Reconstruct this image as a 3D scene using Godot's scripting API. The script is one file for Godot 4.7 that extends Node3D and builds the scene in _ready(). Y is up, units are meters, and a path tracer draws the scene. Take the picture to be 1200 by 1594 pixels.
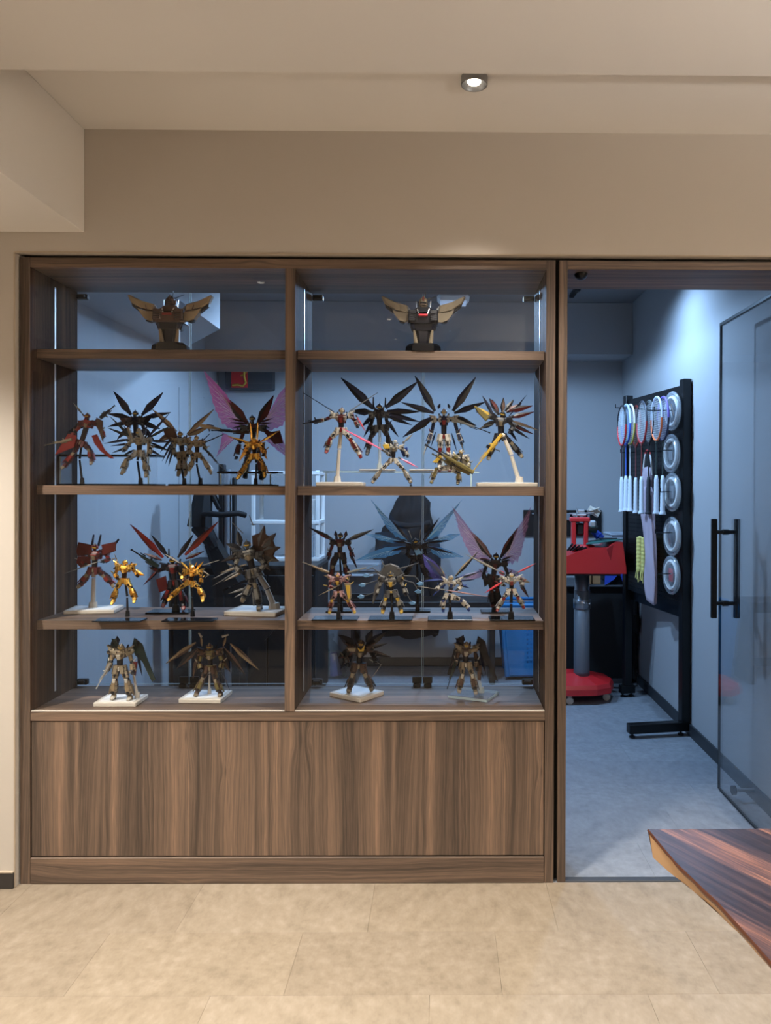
extends Node3D
# A warm room with a walnut display cabinet of robot figures and a glass door; beyond it a cool-lit hobby room.

var taken := {}
var M := {}
var COL := {}

func numbered(called: String) -> String:
	if not taken.has(called):
		taken[called] = 0
		return called
	taken[called] += 1
	return "%s_%03d" % [called, taken[called]]

# ---------------------------------------------------------------- shape builder
class Shape:
	var st := SurfaceTool.new()
	var off := Vector3.ZERO
	var col := Color.WHITE
	var uvs := Vector2(0.5, 0.9)   # texture repeats per metre
	var uvo := Vector2.ZERO
	func _init(o := Vector3.ZERO) -> void:
		st.begin(Mesh.PRIMITIVE_TRIANGLES)
		off = o
	func v(p: Vector3, uv := Vector2.ZERO) -> void:
		st.set_color(col)
		st.set_uv(uv)
		st.add_vertex(p - off)
	# corners given anticlockwise as seen from outside
	func tri(a: Vector3, b: Vector3, c: Vector3, ua := Vector2.ZERO, ub := Vector2.ZERO, uc := Vector2.ZERO) -> void:
		v(a, ua)
		v(c, uc)
		v(b, ub)
	func quad(a: Vector3, b: Vector3, c: Vector3, d: Vector3) -> void:
		tri(a, b, c)
		tri(a, c, d)
	func flat() -> void:
		st.set_smooth_group(-1)
	func soft(n := 0) -> void:
		st.set_smooth_group(n)
	func guv(p: Vector3, n: Vector3, grain: int) -> Vector2:
		var ax := 0
		var m := n.abs()
		if m.y >= m.x and m.y >= m.z:
			ax = 1
		elif m.z >= m.x:
			ax = 2
		var g := grain
		if g == ax:
			g = 2 if ax != 2 else 0
		var o := 3 - g - ax
		return Vector2(p[g] * uvs.x, p[o] * uvs.y) + uvo
	func gtri(a: Vector3, b: Vector3, c: Vector3, grain: int) -> void:
		var n := (b - a).cross(c - a)
		tri(a, b, c, guv(a, n, grain), guv(b, n, grain), guv(c, n, grain))
	func gquad(a: Vector3, b: Vector3, c: Vector3, d: Vector3, grain: int) -> void:
		gtri(a, b, c, grain)
		gtri(a, c, d, grain)
	# chamfered box; xf turns and places it
	func box(c: Vector3, s: Vector3, bev := 0.0, grain := 0, xf := Transform3D.IDENTITY) -> Shape:
		flat()
		var h := s / 2.0
		var b := minf(bev, minf(h.x, minf(h.y, h.z)) * 0.95)
		if b <= 0.0:
			var q := []
			for i in 8:
				q.append(xf * (c + Vector3(h.x if i & 1 else -h.x, h.y if i & 2 else -h.y, h.z if i & 4 else -h.z)))
			for f in [[0, 2, 3, 1], [4, 5, 7, 6], [0, 1, 5, 4], [2, 6, 7, 3], [0, 4, 6, 2], [1, 3, 7, 5]]:
				gquad(q[f[0]], q[f[1]], q[f[2]], q[f[3]], grain)
			return self
		var P := func(i: int, ax: int) -> Vector3:
			var sg := Vector3(1.0 if i & 1 else -1.0, 1.0 if i & 2 else -1.0, 1.0 if i & 4 else -1.0)
			var e := h - Vector3(b, b, b)
			e[ax] = h[ax]
			return xf * (c + sg * e)
		var faces := [[0, [0, 4, 6, 2]], [0, [1, 3, 7, 5]], [1, [0, 1, 5, 4]], [1, [2, 6, 7, 3]], [2, [0, 2, 3, 1]], [2, [4, 5, 7, 6]]]
		for f in faces:
			var k: Array = f[1]
			gquad(P.call(k[0], f[0]), P.call(k[1], f[0]), P.call(k[2], f[0]), P.call(k[3], f[0]), grain)
		var mid := xf * c
		for ax in 3:
			var a1 := (ax + 1) % 3
			var a2 := (ax + 2) % 3
			for i in 8:
				if i & (1 << ax):
					continue
				var j := i | (1 << ax)
				var qa: Vector3 = P.call(i, a1)
				var qb: Vector3 = P.call(j, a1)
				var qc: Vector3 = P.call(j, a2)
				var qd: Vector3 = P.call(i, a2)
				if (qb - qa).cross(qc - qa).dot((qa + qc) / 2.0 - mid) >= 0.0:
					gquad(qa, qb, qc, qd, grain)
				else:
					gquad(qd, qc, qb, qa, grain)
		for i in 8:
			var ca: Vector3 = P.call(i, 0)
			var cb: Vector3 = P.call(i, 1)
			var cc: Vector3 = P.call(i, 2)
			if (cb - ca).cross(cc - ca).dot(ca - mid) >= 0.0:
				gtri(ca, cb, cc, grain)
			else:
				gtri(ca, cc, cb, grain)
		return self
	# armour block along a bone: eight-sided, tapering from (wa, da) at a to (wb, db) at b; fwd is the direction its front faces
	func prism(a: Vector3, b: Vector3, wa: float, da: float, wb: float, db: float, fwd := Vector3.BACK, ch := 0.28) -> Shape:
		flat()
		var dir := (b - a).normalized()
		var side := dir.cross(fwd)
		if side.length() < 0.1:
			side = dir.cross(Vector3.UP)
		side = side.normalized()
		var f := side.cross(dir).normalized()
		var ra: Array[Vector3] = []
		var rb: Array[Vector3] = []
		for e in [[a, wa, da, ra], [b, wb, db, rb]]:
			var w: float = e[1] / 2.0
			var d: float = e[2] / 2.0
			var c := minf(w, d) * ch * 2.0
			for q in [Vector2(w, d - c), Vector2(w - c, d), Vector2(-w + c, d), Vector2(-w, d - c), Vector2(-w, -d + c), Vector2(-w + c, -d), Vector2(w - c, -d), Vector2(w, -d + c)]:
				e[3].append(e[0] + side * q.x + f * q.y)
		var mid := (a + b) / 2.0
		var turn := (rb[0] - ra[0]).cross(ra[1] - ra[0]).dot((ra[0] + rb[1]) / 2.0 - mid) < 0.0
		for i in 8:
			var n := (i + 1) % 8
			if turn:
				quad(ra[i], ra[n], rb[n], rb[i])
			else:
				quad(ra[n], ra[i], rb[i], rb[n])
		for i in range(1, 7):
			if turn:
				tri(rb[0], rb[i], rb[i + 1])
				tri(ra[0], ra[i + 1], ra[i])
			else:
				tri(rb[0], rb[i + 1], rb[i])
				tri(ra[0], ra[i], ra[i + 1])
		return self
	func tube(pts: Array, r: float, sides := 8, closed := false, r2 := -1.0, smooth := true) -> Shape:
		if smooth:
			soft()
		else:
			flat()
		var n := pts.size()
		var rings := []
		var up := Vector3.UP
		var len := 0.0
		var lens := []
		for i in n:
			var d: Vector3
			if closed:
				d = pts[(i + 1) % n] - pts[(i + n - 1) % n]
			else:
				d = pts[mini(i + 1, n - 1)] - pts[maxi(i - 1, 0)]
			d = d.normalized()
			var s := d.cross(up)
			if s.length() < 0.05:
				s = d.cross(Vector3.RIGHT)
			s = s.normalized()
			up = s.cross(d).normalized()
			var rr := r if r2 < 0.0 else lerpf(r, r2, float(i) / float(n - 1))
			var ring := []
			for k in sides:
				var t := TAU * k / sides
				ring.append(pts[i] + (s * cos(t) + up * sin(t)) * rr)
			rings.append(ring)
			if i > 0:
				len += (pts[i] - pts[i - 1]).length()
			lens.append(len)
		for i in (n if closed else n - 1):
			var j := (i + 1) % n
			for k in sides:
				var m := (k + 1) % sides
				var u0 := Vector2(lens[i] * uvs.x, float(k) / sides) + uvo
				var u1 := Vector2(lens[j] * uvs.x, float(k) / sides) + uvo
				tri(rings[i][k], rings[i][m], rings[j][m], u0, u0, u1)
				tri(rings[i][k], rings[j][m], rings[j][k], u0, u1, u1)
		if not closed:
			flat()
			for k in range(1, sides - 1):
				tri(rings[0][0], rings[0][k + 1], rings[0][k])
				tri(rings[n - 1][0], rings[n - 1][k], rings[n - 1][k + 1])
		return self
	# profile of Vector2(radius, height), turned about y; bottom to top with the outside facing out
	func lathe(prof: Array, sides := 24, xf := Transform3D.IDENTITY, sx := 1.0, sz := 1.0, smooth := true) -> Shape:
		for i in prof.size() - 1:
			if smooth:
				soft()
			else:
				flat()
			for k in sides:
				var t0 := TAU * k / sides
				var t1 := TAU * (k + 1) / sides
				var p0: Vector2 = prof[i]
				var p1: Vector2 = prof[i + 1]
				var a := xf * Vector3(p0.x * cos(t0) * sx, p0.y, -p0.x * sin(t0) * sz)
				var b := xf * Vector3(p0.x * cos(t1) * sx, p0.y, -p0.x * sin(t1) * sz)
				var c := xf * Vector3(p1.x * cos(t1) * sx, p1.y, -p1.x * sin(t1) * sz)
				var d := xf * Vector3(p1.x * cos(t0) * sx, p1.y, -p1.x * sin(t0) * sz)
				if p0.x > 1e-6:
					tri(a, b, c)
				if p1.x > 1e-6:
					tri(a, c, d)
		return self
	# polygon in x and y pulled out in z between z0 and z1, edges slightly chamfered
	func extrude(poly: PackedVector2Array, z0: float, z1: float, bev := 0.0, xf := Transform3D.IDENTITY, uvm := 1.0) -> Shape:
		flat()
		var p := poly.duplicate()
		if Geometry2D.is_polygon_clockwise(p):
			p.reverse()
		var ins := p
		if bev > 0.0:
			var o := Geometry2D.offset_polygon(p, -bev)
			if o.size() == 1 and not Geometry2D.is_polygon_clockwise(o[0]) and o[0].size() == p.size():
				ins = o[0]
				var best := 0
				for i in ins.size():
					if ins[i].distance_to(p[0]) < ins[best].distance_to(p[0]):
						best = i
				var r := PackedVector2Array()
				for i in ins.size():
					r.append(ins[(best + i) % ins.size()])
				ins = r
			else:
				bev = 0.0
		var idx := Geometry2D.triangulate_polygon(ins)
		for t in range(0, idx.size(), 3):
			var a := ins[idx[t]]
			var b := ins[idx[t + 1]]
			var c := ins[idx[t + 2]]
			if (b - a).cross(c - a) < 0.0:
				var s := b
				b = c
				c = s
			tri(xf * Vector3(a.x, a.y, z1), xf * Vector3(b.x, b.y, z1), xf * Vector3(c.x, c.y, z1), a * uvm, b * uvm, c * uvm)
			tri(xf * Vector3(a.x, a.y, z0), xf * Vector3(c.x, c.y, z0), xf * Vector3(b.x, b.y, z0), a * uvm, c * uvm, b * uvm)
		for i in p.size():
			var j := (i + 1) % p.size()
			var zb := minf(bev, (z1 - z0) * 0.4)
			quad(xf * Vector3(p[i].x, p[i].y, z0 + zb), xf * Vector3(p[j].x, p[j].y, z0 + zb), xf * Vector3(p[j].x, p[j].y, z1 - zb), xf * Vector3(p[i].x, p[i].y, z1 - zb))
			if bev > 0.0:
				quad(xf * Vector3(p[i].x, p[i].y, z1 - zb), xf * Vector3(p[j].x, p[j].y, z1 - zb), xf * Vector3(ins[j].x, ins[j].y, z1), xf * Vector3(ins[i].x, ins[i].y, z1))
				quad(xf * Vector3(ins[i].x, ins[i].y, z0), xf * Vector3(ins[j].x, ins[j].y, z0), xf * Vector3(p[j].x, p[j].y, z0 + zb), xf * Vector3(p[i].x, p[i].y, z0 + zb))
		return self
	func ball(c: Vector3, r: Vector3, rows := 8, sides := 12) -> Shape:
		var prof := []
		for i in rows + 1:
			var t := -PI / 2 + PI * i / rows
			prof.append(Vector2(maxf(cos(t), 0.0), sin(t)))
		prof[0].x = 0.0
		prof[rows].x = 0.0
		return lathe(prof, sides, Transform3D(Basis.from_scale(r), c))
	# blade with a ridge: root r, tip t, greatest width w
	func blade(r: Vector3, t: Vector3, w: float, th: float, edge := Color.BLACK, split := false) -> Shape:
		flat()
		var d := (t - r)
		var s := Vector3.BACK.cross(d).normalized()
		var n := d.normalized().cross(s).normalized() * -1.0
		if n.z < 0.0:
			n = -n
		var prof := [[0.0, 0.34], [0.18, 0.62], [0.34, 1.0], [0.6, 0.78], [0.82, 0.42], [1.0, 0.02]]
		for i in prof.size() - 1:
			var q0: Array = prof[i]
			var q1: Array = prof[i + 1]
			var c0: Vector3 = r + d * q0[0]
			var c1: Vector3 = r + d * q1[0]
			for k in [1.0, -1.0]:
				var e0: Vector3 = c0 + s * (k * w * 0.5 * q0[1])
				var e1: Vector3 = c1 + s * (k * w * 0.5 * q1[1])
				for f in [1.0, -1.0]:
					var m0: Vector3 = c0 + n * (f * th * q0[1]) + s * w * 0.08
					var m1: Vector3 = c1 + n * (f * th * q1[1]) + s * w * 0.08
					var keep := col
					if split and k > 0.0 and f > 0.0:
						col = edge
					if (e1 - e0).cross(m0 - e0).dot(n * f) > 0.0:
						quad(e0, e1, m1, m0)
					else:
						quad(m0, m1, e1, e0)
					col = keep
		return self
	func done() -> ArrayMesh:
		st.generate_normals()
		return st.commit()

func sh(o := Vector3.ZERO) -> Shape:
	return Shape.new(o)

func obj(called: String, s: Shape, m: Material, parent: Node = self, at := Vector3.ZERO) -> MeshInstance3D:
	var o := MeshInstance3D.new()
	o.mesh = s.done()
	o.material_override = m
	o.position = at
	if parent == self:
		o.name = numbered(called)
	else:
		var n := called
		var i := 0
		while parent.has_node(NodePath(n)):
			i += 1
			n = "%s_%03d" % [called, i]
		o.name = n
	parent.add_child(o, true)
	return o

func same(called: String, mesh: Mesh, m: Material, parent: Node, xf: Transform3D) -> MeshInstance3D:
	var o := MeshInstance3D.new()
	o.mesh = mesh
	o.material_override = m
	o.transform = xf
	var n := called
	var i := 0
	while parent.has_node(NodePath(n)):
		i += 1
		n = "%s_%03d" % [called, i]
	o.name = n
	parent.add_child(o, true)
	return o

func thing(called: String, label: String, category: String, at := Vector3.ZERO, turn := 0.0, group := "") -> Node3D:
	var o := Node3D.new()
	o.name = numbered(called)
	add_child(o, true)
	o.position = at
	o.rotation.y = turn
	o.set_meta("label", label)
	o.set_meta("category", category)
	if group:
		o.set_meta("group", group)
	return o

func tag(o: Node, label: String, category: String, group := "") -> Node:
	o.set_meta("label", label)
	o.set_meta("category", category)
	if group:
		o.set_meta("group", group)
	return o

func struct(called: String, s: Shape, m: Material, label := "", parent: Node = self) -> MeshInstance3D:
	var o := obj(called, s, m, parent)
	if parent == self:
		o.set_meta("kind", "structure")
		if label:
			o.set_meta("label", label)
	return o

func frame_node(called: String, label: String) -> Node3D:
	var o := Node3D.new()
	o.name = called
	o.set_meta("kind", "structure")
	o.set_meta("label", label)
	add_child(o, true)
	return o

# ---------------------------------------------------------------- materials
func mat(c: Color, rough := 0.6, metal := 0.0) -> StandardMaterial3D:
	var m := StandardMaterial3D.new()
	m.albedo_color = c
	m.roughness = rough
	m.metallic = metal
	return m

func clear(c: Color, a: float, rough := 0.02) -> StandardMaterial3D:
	var m := mat(c, rough)
	m.albedo_color.a = a
	m.transparency = BaseMaterial3D.TRANSPARENCY_ALPHA
	return m

func wood_image(seed_: int, w: int, h: int, ramp: Array, knots: int, fine: float, streak: float) -> ImageTexture:
	# u runs along the grain, v across it
	var a := FastNoiseLite.new()
	a.seed = seed_
	a.noise_type = FastNoiseLite.TYPE_SIMPLEX
	a.frequency = 1.0
	a.fractal_octaves = 3
	a.fractal_gain = 0.4
	var b := FastNoiseLite.new()
	b.seed = seed_ + 7
	b.noise_type = FastNoiseLite.TYPE_SIMPLEX
	b.frequency = 1.0
	b.fractal_octaves = 2
	var rng := RandomNumberGenerator.new()
	rng.seed = seed_ * 31 + 5
	var kn := []
	for i in knots:
		kn.append(Vector3(rng.randf(), rng.randf(), rng.randf_range(0.008, 0.02)))
	var g := Gradient.new()
	g.offsets = PackedFloat32Array([0.0, 0.3, 0.5, 0.68, 0.86, 1.0])
	g.colors = PackedColorArray(ramp)
	var im := Image.create_empty(w, h, false, Image.FORMAT_RGB8)
	for y in h:
		var v := float(y) / h
		for x in w:
			var u := float(x) / w
			var vv := v
			for k in kn:
				var dv: float = v - k.y
				var du: float = (u - k.x) * 0.55
				var r2: float = (dv * dv + du * du) / (k.z * k.z)
				if r2 < 16.0:
					vv += dv * 1.3 * exp(-r2 * 0.5)
			vv += 0.012 * b.get_noise_2d(u * 1.3, v * 3.0 + 30.0) + 0.0016 * b.get_noise_2d(u * 9.0, v * 20.0)
			# soft broad bands, then streaks, then pores; blended at the seam so that repeats do not show
			var t := 0.5 + 0.36 * a.get_noise_2d(u * streak * 0.8, vv * 6.0) + 0.30 * b.get_noise_2d(u * streak * 2.2 + 9.0, vv * 26.0) + 0.24 * b.get_noise_2d(u * streak * 6.0 + 3.0, vv * 105.0) + fine * a.get_noise_2d(u * 14.0, vv * 320.0 + 50.0)
			for k in kn:
				var dv2: float = v - k.y
				var du2: float = (u - k.x) * 0.9
				t -= 0.4 * exp(-(dv2 * dv2 * 6.0 + du2 * du2) / (k.z * k.z * 0.5))
			im.set_pixel(x, y, g.sample(clampf(t, 0.0, 1.0)))
	im.generate_mipmaps()
	return ImageTexture.create_from_image(im)

func stone_image(seed_: int, n: int, ramp: Array) -> ImageTexture:
	var a := FastNoiseLite.new()
	a.seed = seed_
	a.noise_type = FastNoiseLite.TYPE_SIMPLEX
	a.frequency = 1.0
	a.fractal_octaves = 4
	var b := FastNoiseLite.new()
	b.seed = seed_ + 3
	b.noise_type = FastNoiseLite.TYPE_SIMPLEX
	b.frequency = 1.0
	b.fractal_octaves = 3
	var g := Gradient.new()
	g.offsets = PackedFloat32Array([0.0, 0.35, 0.6, 1.0])
	g.colors = PackedColorArray(ramp)
	var im := Image.create_empty(n, n, false, Image.FORMAT_RGB8)
	for y in n:
		for x in n:
			var u := float(x) / n
			var v := float(y) / n
			# fold the noise round a torus so that it repeats without a seam
			var p := Vector3(cos(TAU * u), sin(TAU * u), 0.0)
			var q := Vector2(cos(TAU * v), sin(TAU * v))
			var t := 0.5 + 0.34 * a.get_noise_3d(p.x * 1.3 + q.x * 0.7, p.y * 1.3 + q.y * 1.3, q.x * 1.4 - p.y * 0.4)
			t += 0.42 * b.get_noise_3d(p.x * 3.0 + q.y * 1.2, p.y * 3.0 - q.x * 1.2, q.x * 3.3 + q.y * 3.0) + 0.25 * b.get_noise_2d(u * 34.0, v * 20.0)
			t += 0.13 * b.get_noise_2d(u * 130.0, v * 60.0)
			im.set_pixel(x, y, g.sample(clampf(t, 0.0, 1.0)))
	im.generate_mipmaps()
	return ImageTexture.create_from_image(im)

func c8(r: int, g: int, b: int) -> Color:
	return Color8(r, g, b)

func make_materials() -> void:
	var brown := [c8(66, 54, 46), c8(88, 72, 60), c8(103, 84, 70), c8(113, 92, 76), c8(126, 101, 83), c8(144, 114, 94)]
	var wt := wood_image(11, 768, 1024, brown, 14, 0.16, 0.34)
	M.wood = mat(Color.WHITE, 0.52)
	M.wood.albedo_texture = wt
	M.wood.heightmap_enabled = false
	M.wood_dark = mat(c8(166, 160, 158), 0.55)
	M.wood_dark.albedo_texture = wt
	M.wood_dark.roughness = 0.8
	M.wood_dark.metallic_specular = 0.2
	var rose := [c8(44, 38, 44), c8(64, 52, 56), c8(84, 66, 66), c8(104, 77, 71), c8(138, 98, 82), c8(176, 126, 100)]
	M.slab = mat(c8(196, 192, 196), 0.3)
	M.slab.albedo_texture = wood_image(23, 640, 640, rose, 3, 0.1, 0.8)
	M.slab.clearcoat_enabled = true
	M.slab.clearcoat = 0.5
	M.slab.clearcoat_roughness = 0.22
	M.bark = mat(c8(82, 44, 26), 0.45)
	M.sapwood = mat(c8(196, 156, 114), 0.5)
	var st := stone_image(5, 640, [c8(131, 118, 101), c8(142, 128, 110), c8(147, 133, 115), c8(156, 142, 125)])
	var st2 := stone_image(8, 512, [c8(122, 125, 130), c8(131, 134, 139), c8(136, 139, 144), c8(144, 147, 152)])
	for i in 3:
		var f := mat([c8(255, 255, 255), c8(250, 249, 247), c8(244, 243, 242)][i], 0.5)
		f.albedo_texture = st
		f.uv1_triplanar = true
		f.uv1_world_triplanar = true
		f.uv1_scale = Vector3(0.8, 0.8, 0.8)
		f.metallic_specular = 0.4
		M["tile%d" % i] = f
		var g := f.duplicate()
		g.albedo_texture = st2
		g.albedo_color = [c8(255, 255, 255), c8(252, 252, 252), c8(247, 247, 248)][i]
		M["tile_cool%d" % i] = g
	M.grout = mat(c8(132, 119, 103), 0.9)
	var nz := FastNoiseLite.new()
	nz.seed = 3
	nz.frequency = 0.02
	nz.fractal_octaves = 4
	var bump := NoiseTexture2D.new()
	bump.width = 256
	bump.height = 256
	bump.seamless = true
	bump.noise = nz
	for e in [["paint", c8(188, 179, 168)], ["ceiling", c8(228, 223, 217)], ["paint_dark", c8(92, 82, 74)], ["paint_grey", c8(168, 169, 171)], ["ceiling_grey", c8(140, 141, 143)]]:
		var p := mat(e[1], 0.85)
		p.metallic_specular = 0.25
		p.heightmap_enabled = true
		p.heightmap_texture = bump
		p.heightmap_scale = 0.03
		p.uv1_triplanar = true
		p.uv1_world_triplanar = true
		p.uv1_scale = Vector3(2.2, 2.2, 2.2)
		M[e[0]] = p
	M.skirting = mat(c8(48, 44, 42), 0.5)
	M.skirting_cool = mat(c8(44, 46, 50), 0.5)
	M.bead = mat(c8(176, 160, 140), 0.4)
	M.gap = mat(c8(18, 15, 13), 0.8)
	M.black = mat(c8(12, 12, 14), 0.42)
	M.black_metal = mat(c8(13, 13, 15), 0.4, 0.2)
	M.black_soft = mat(c8(13, 13, 15), 0.8)
	M.dark_grey = mat(c8(58, 60, 64), 0.5)
	M.grey = mat(c8(128, 131, 136), 0.5)
	M.column_grey = mat(c8(98, 101, 106), 0.4, 0.2)
	M.steel = mat(c8(150, 152, 156), 0.32, 0.85)
	M.alu = mat(c8(196, 198, 200), 0.35, 0.75)
	M.white = mat(c8(226, 226, 224), 0.45)
	M.bone = mat(c8(198, 190, 177), 0.5)
	M.glass = clear(c8(16, 22, 24), 0.015)
	M.glass.metallic_specular = 0.31
	M.door_glass = clear(c8(30, 38, 44), 0.10)
	M.glass_edge = clear(c8(205, 225, 226), 0.75, 0.3)
	M.acrylic = clear(c8(150, 160, 165), 0.08)
	M.clear_post = clear(c8(214, 218, 208), 0.45, 0.3)
	M.film = clear(c8(190, 196, 202), 0.22, 0.15)
	M.milky = clear(c8(196, 204, 214), 0.72, 0.4)
	M.bag = clear(c8(150, 176, 185), 0.22, 0.15)
	M.red = mat(c8(196, 30, 34), 0.3)
	M.red.clearcoat_enabled = true
	M.red.clearcoat = 0.5
	M.blue = mat(c8(36, 122, 178), 0.42)
	M.blue_cloth = mat(c8(38, 72, 178), 0.75)
	M.green_mat = mat(c8(40, 92, 84), 0.6)
	M.card = mat(c8(160, 118, 78), 0.8)
	M.yellow = mat(c8(216, 204, 120), 0.85)
	M.pink_cloth = mat(c8(176, 160, 172), 0.85)
	M.pink_cloth.rim_enabled = true
	M.pink_cloth.rim = 0.3
	M.coat = mat(c8(17, 18, 21), 0.85)
	M.coat.rim_enabled = true
	M.coat.rim = 0.25
	M.teal = mat(c8(52, 112, 118), 0.7)
	M.violet = mat(c8(96, 84, 148), 0.7)
	M.plate = mat(c8(14, 15, 18), 0.12)
	M.gold_leaf = mat(c8(220, 178, 80), 0.35, 0.8)
	M.plastic = mat(Color.WHITE, 0.42)
	M.plastic.vertex_color_use_as_albedo = true
	M.gold = mat(c8(236, 168, 62), 0.22, 1.0)
	M.gold_mix = mat(Color.WHITE, 0.27, 0.9)
	M.gold_mix.vertex_color_use_as_albedo = true
	M.fx_pink = clear(c8(216, 112, 204), 0.47, 0.3)
	M.fx_blue = clear(c8(84, 164, 224), 0.5, 0.3)
	M.fx_violet = clear(c8(72, 70, 150), 0.75, 0.3)
	M.fx_rose = clear(c8(196, 150, 200), 0.45, 0.3)
	M.fx_vein = clear(c8(240, 226, 242), 0.8, 0.3)
	M.fx_vein_blue = clear(c8(170, 220, 245), 0.8, 0.3)
	M.saber = clear(c8(236, 110, 150), 0.8, 0.3)
	M.lamp_glow = mat(c8(255, 240, 220), 0.5)
	M.lamp_glow.emission_enabled = true
	M.lamp_glow.emission = c8(255, 240, 215)
	M.lamp_glow.emission_energy_multiplier = 9.0
	M.device_glow = mat(c8(200, 212, 225), 0.5)
	M.device_glow.emission_enabled = true
	M.device_glow.emission = c8(190, 215, 255)
	M.device_glow.emission_energy_multiplier = 0.35
	M.cool_glow = mat(c8(225, 238, 255), 0.5)
	M.cool_glow.emission_enabled = true
	M.cool_glow.emission = c8(210, 230, 255)
	M.cool_glow.emission_energy_multiplier = 6.0
	for e in [["w", c8(176, 170, 158)], ["b", c8(146, 132, 110)], ["r", c8(140, 40, 34)], ["rd", c8(92, 26, 26)], ["k", c8(26, 25, 27)], ["g", c8(92, 92, 92)], ["gl", c8(150, 148, 142)], ["n", c8(24, 34, 62)], ["bl", c8(44, 72, 140)], ["gd", c8(242, 196, 100)], ["o", c8(120, 108, 62)], ["p", c8(190, 150, 150)], ["gr", c8(40, 54, 50)], ["y", c8(214, 176, 66)], ["br", c8(84, 62, 46)], ["sb", c8(110, 160, 205)], ["tn", c8(150, 130, 100)], ["pr", c8(200, 60, 70)], ["gdd", c8(206, 146, 62)]]:
		COL[e[0]] = e[1].srgb_to_linear() * (1.0 if e[0] in ["gd", "gdd", "w", "pr"] else 0.72)

# ---------------------------------------------------------------- start
func _ready() -> void:
	set_view()
	make_materials()
	lights()
	front_room()
	cabinet()
	doorway()
	hobby_room()
	table()
	string_station()
	racket_stand()
	back_things()
	risers()
	figures()

func set_view() -> void:
	var cam := Camera3D.new()
	cam.name = "camera"
	cam.projection = Camera3D.PROJECTION_FRUSTUM
	cam.near = 0.05
	cam.far = 60.0
	cam.size = 0.05 * 1594.0 / 1200.0
	cam.frustum_offset = Vector2(0.05 * (600.0 - 700.3) / 1200.0, 0.05 * (765.6 - 797.0) / 1200.0)
	cam.position = Vector3(0, 1.393, 2.709)
	cam.rotation_order = EULER_ORDER_YXZ
	cam.rotation = Vector3(-0.0056, -0.0105, 0.0028)
	add_child(cam)
	cam.current = true
	var e := Environment.new()
	e.background_mode = Environment.BG_COLOR
	e.background_color = Color(0.02, 0.02, 0.025)
	e.tonemap_mode = Environment.TONE_MAPPER_LINEAR
	e.tonemap_exposure = 1.0
	e.sdfgi_enabled = true
	e.ssao_enabled = true
	e.ssil_enabled = true
	var we := WorldEnvironment.new()
	we.name = "surroundings"
	we.environment = e
	add_child(we)

# a recessed-looking can on the ceiling: tube, reflector, glowing lens and a spot of its own
func downlight(at: Vector3, energy: float, tint: Color, cone: float, warm: bool, label: String) -> Node3D:
	var t := thing("downlight", label, "ceiling light", at, 0.0, "warm ceiling downlights" if warm else "cool ceiling downlights")
	obj("can", sh().lathe([Vector2(0.0405, 0.024), Vector2(0.0405, 0.002), Vector2(0.0395, 0.0), Vector2(0.037, 0.0), Vector2(0.036, 0.002), Vector2(0.026, 0.020), Vector2(0.0, 0.022)].map(func(q): return Vector2(q.x, q.y)), 32, Transform3D(Basis.IDENTITY.scaled(Vector3(1, 1, -1)), Vector3.ZERO)), M.steel if warm else M.black_metal, t)
	obj("lens", sh().ball(Vector3(0, 0.011, 0), Vector3(0.021, 0.009, 0.021), 6, 20), M.lamp_glow if warm else M.cool_glow, t)
	var l := SpotLight3D.new()
	l.name = "lamp"
	l.light_color = tint
	l.light_energy = energy
	l.light_size = 0.04
	l.spot_range = 9.0
	l.spot_attenuation = 2.0
	l.spot_angle = cone
	l.spot_angle_attenuation = 0.9
	l.shadow_enabled = true
	l.position = Vector3(0, -0.026, 0)
	t.add_child(l)
	l.rotation = Vector3(-PI / 2, 0, 0)   # straight down
	return t

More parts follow.
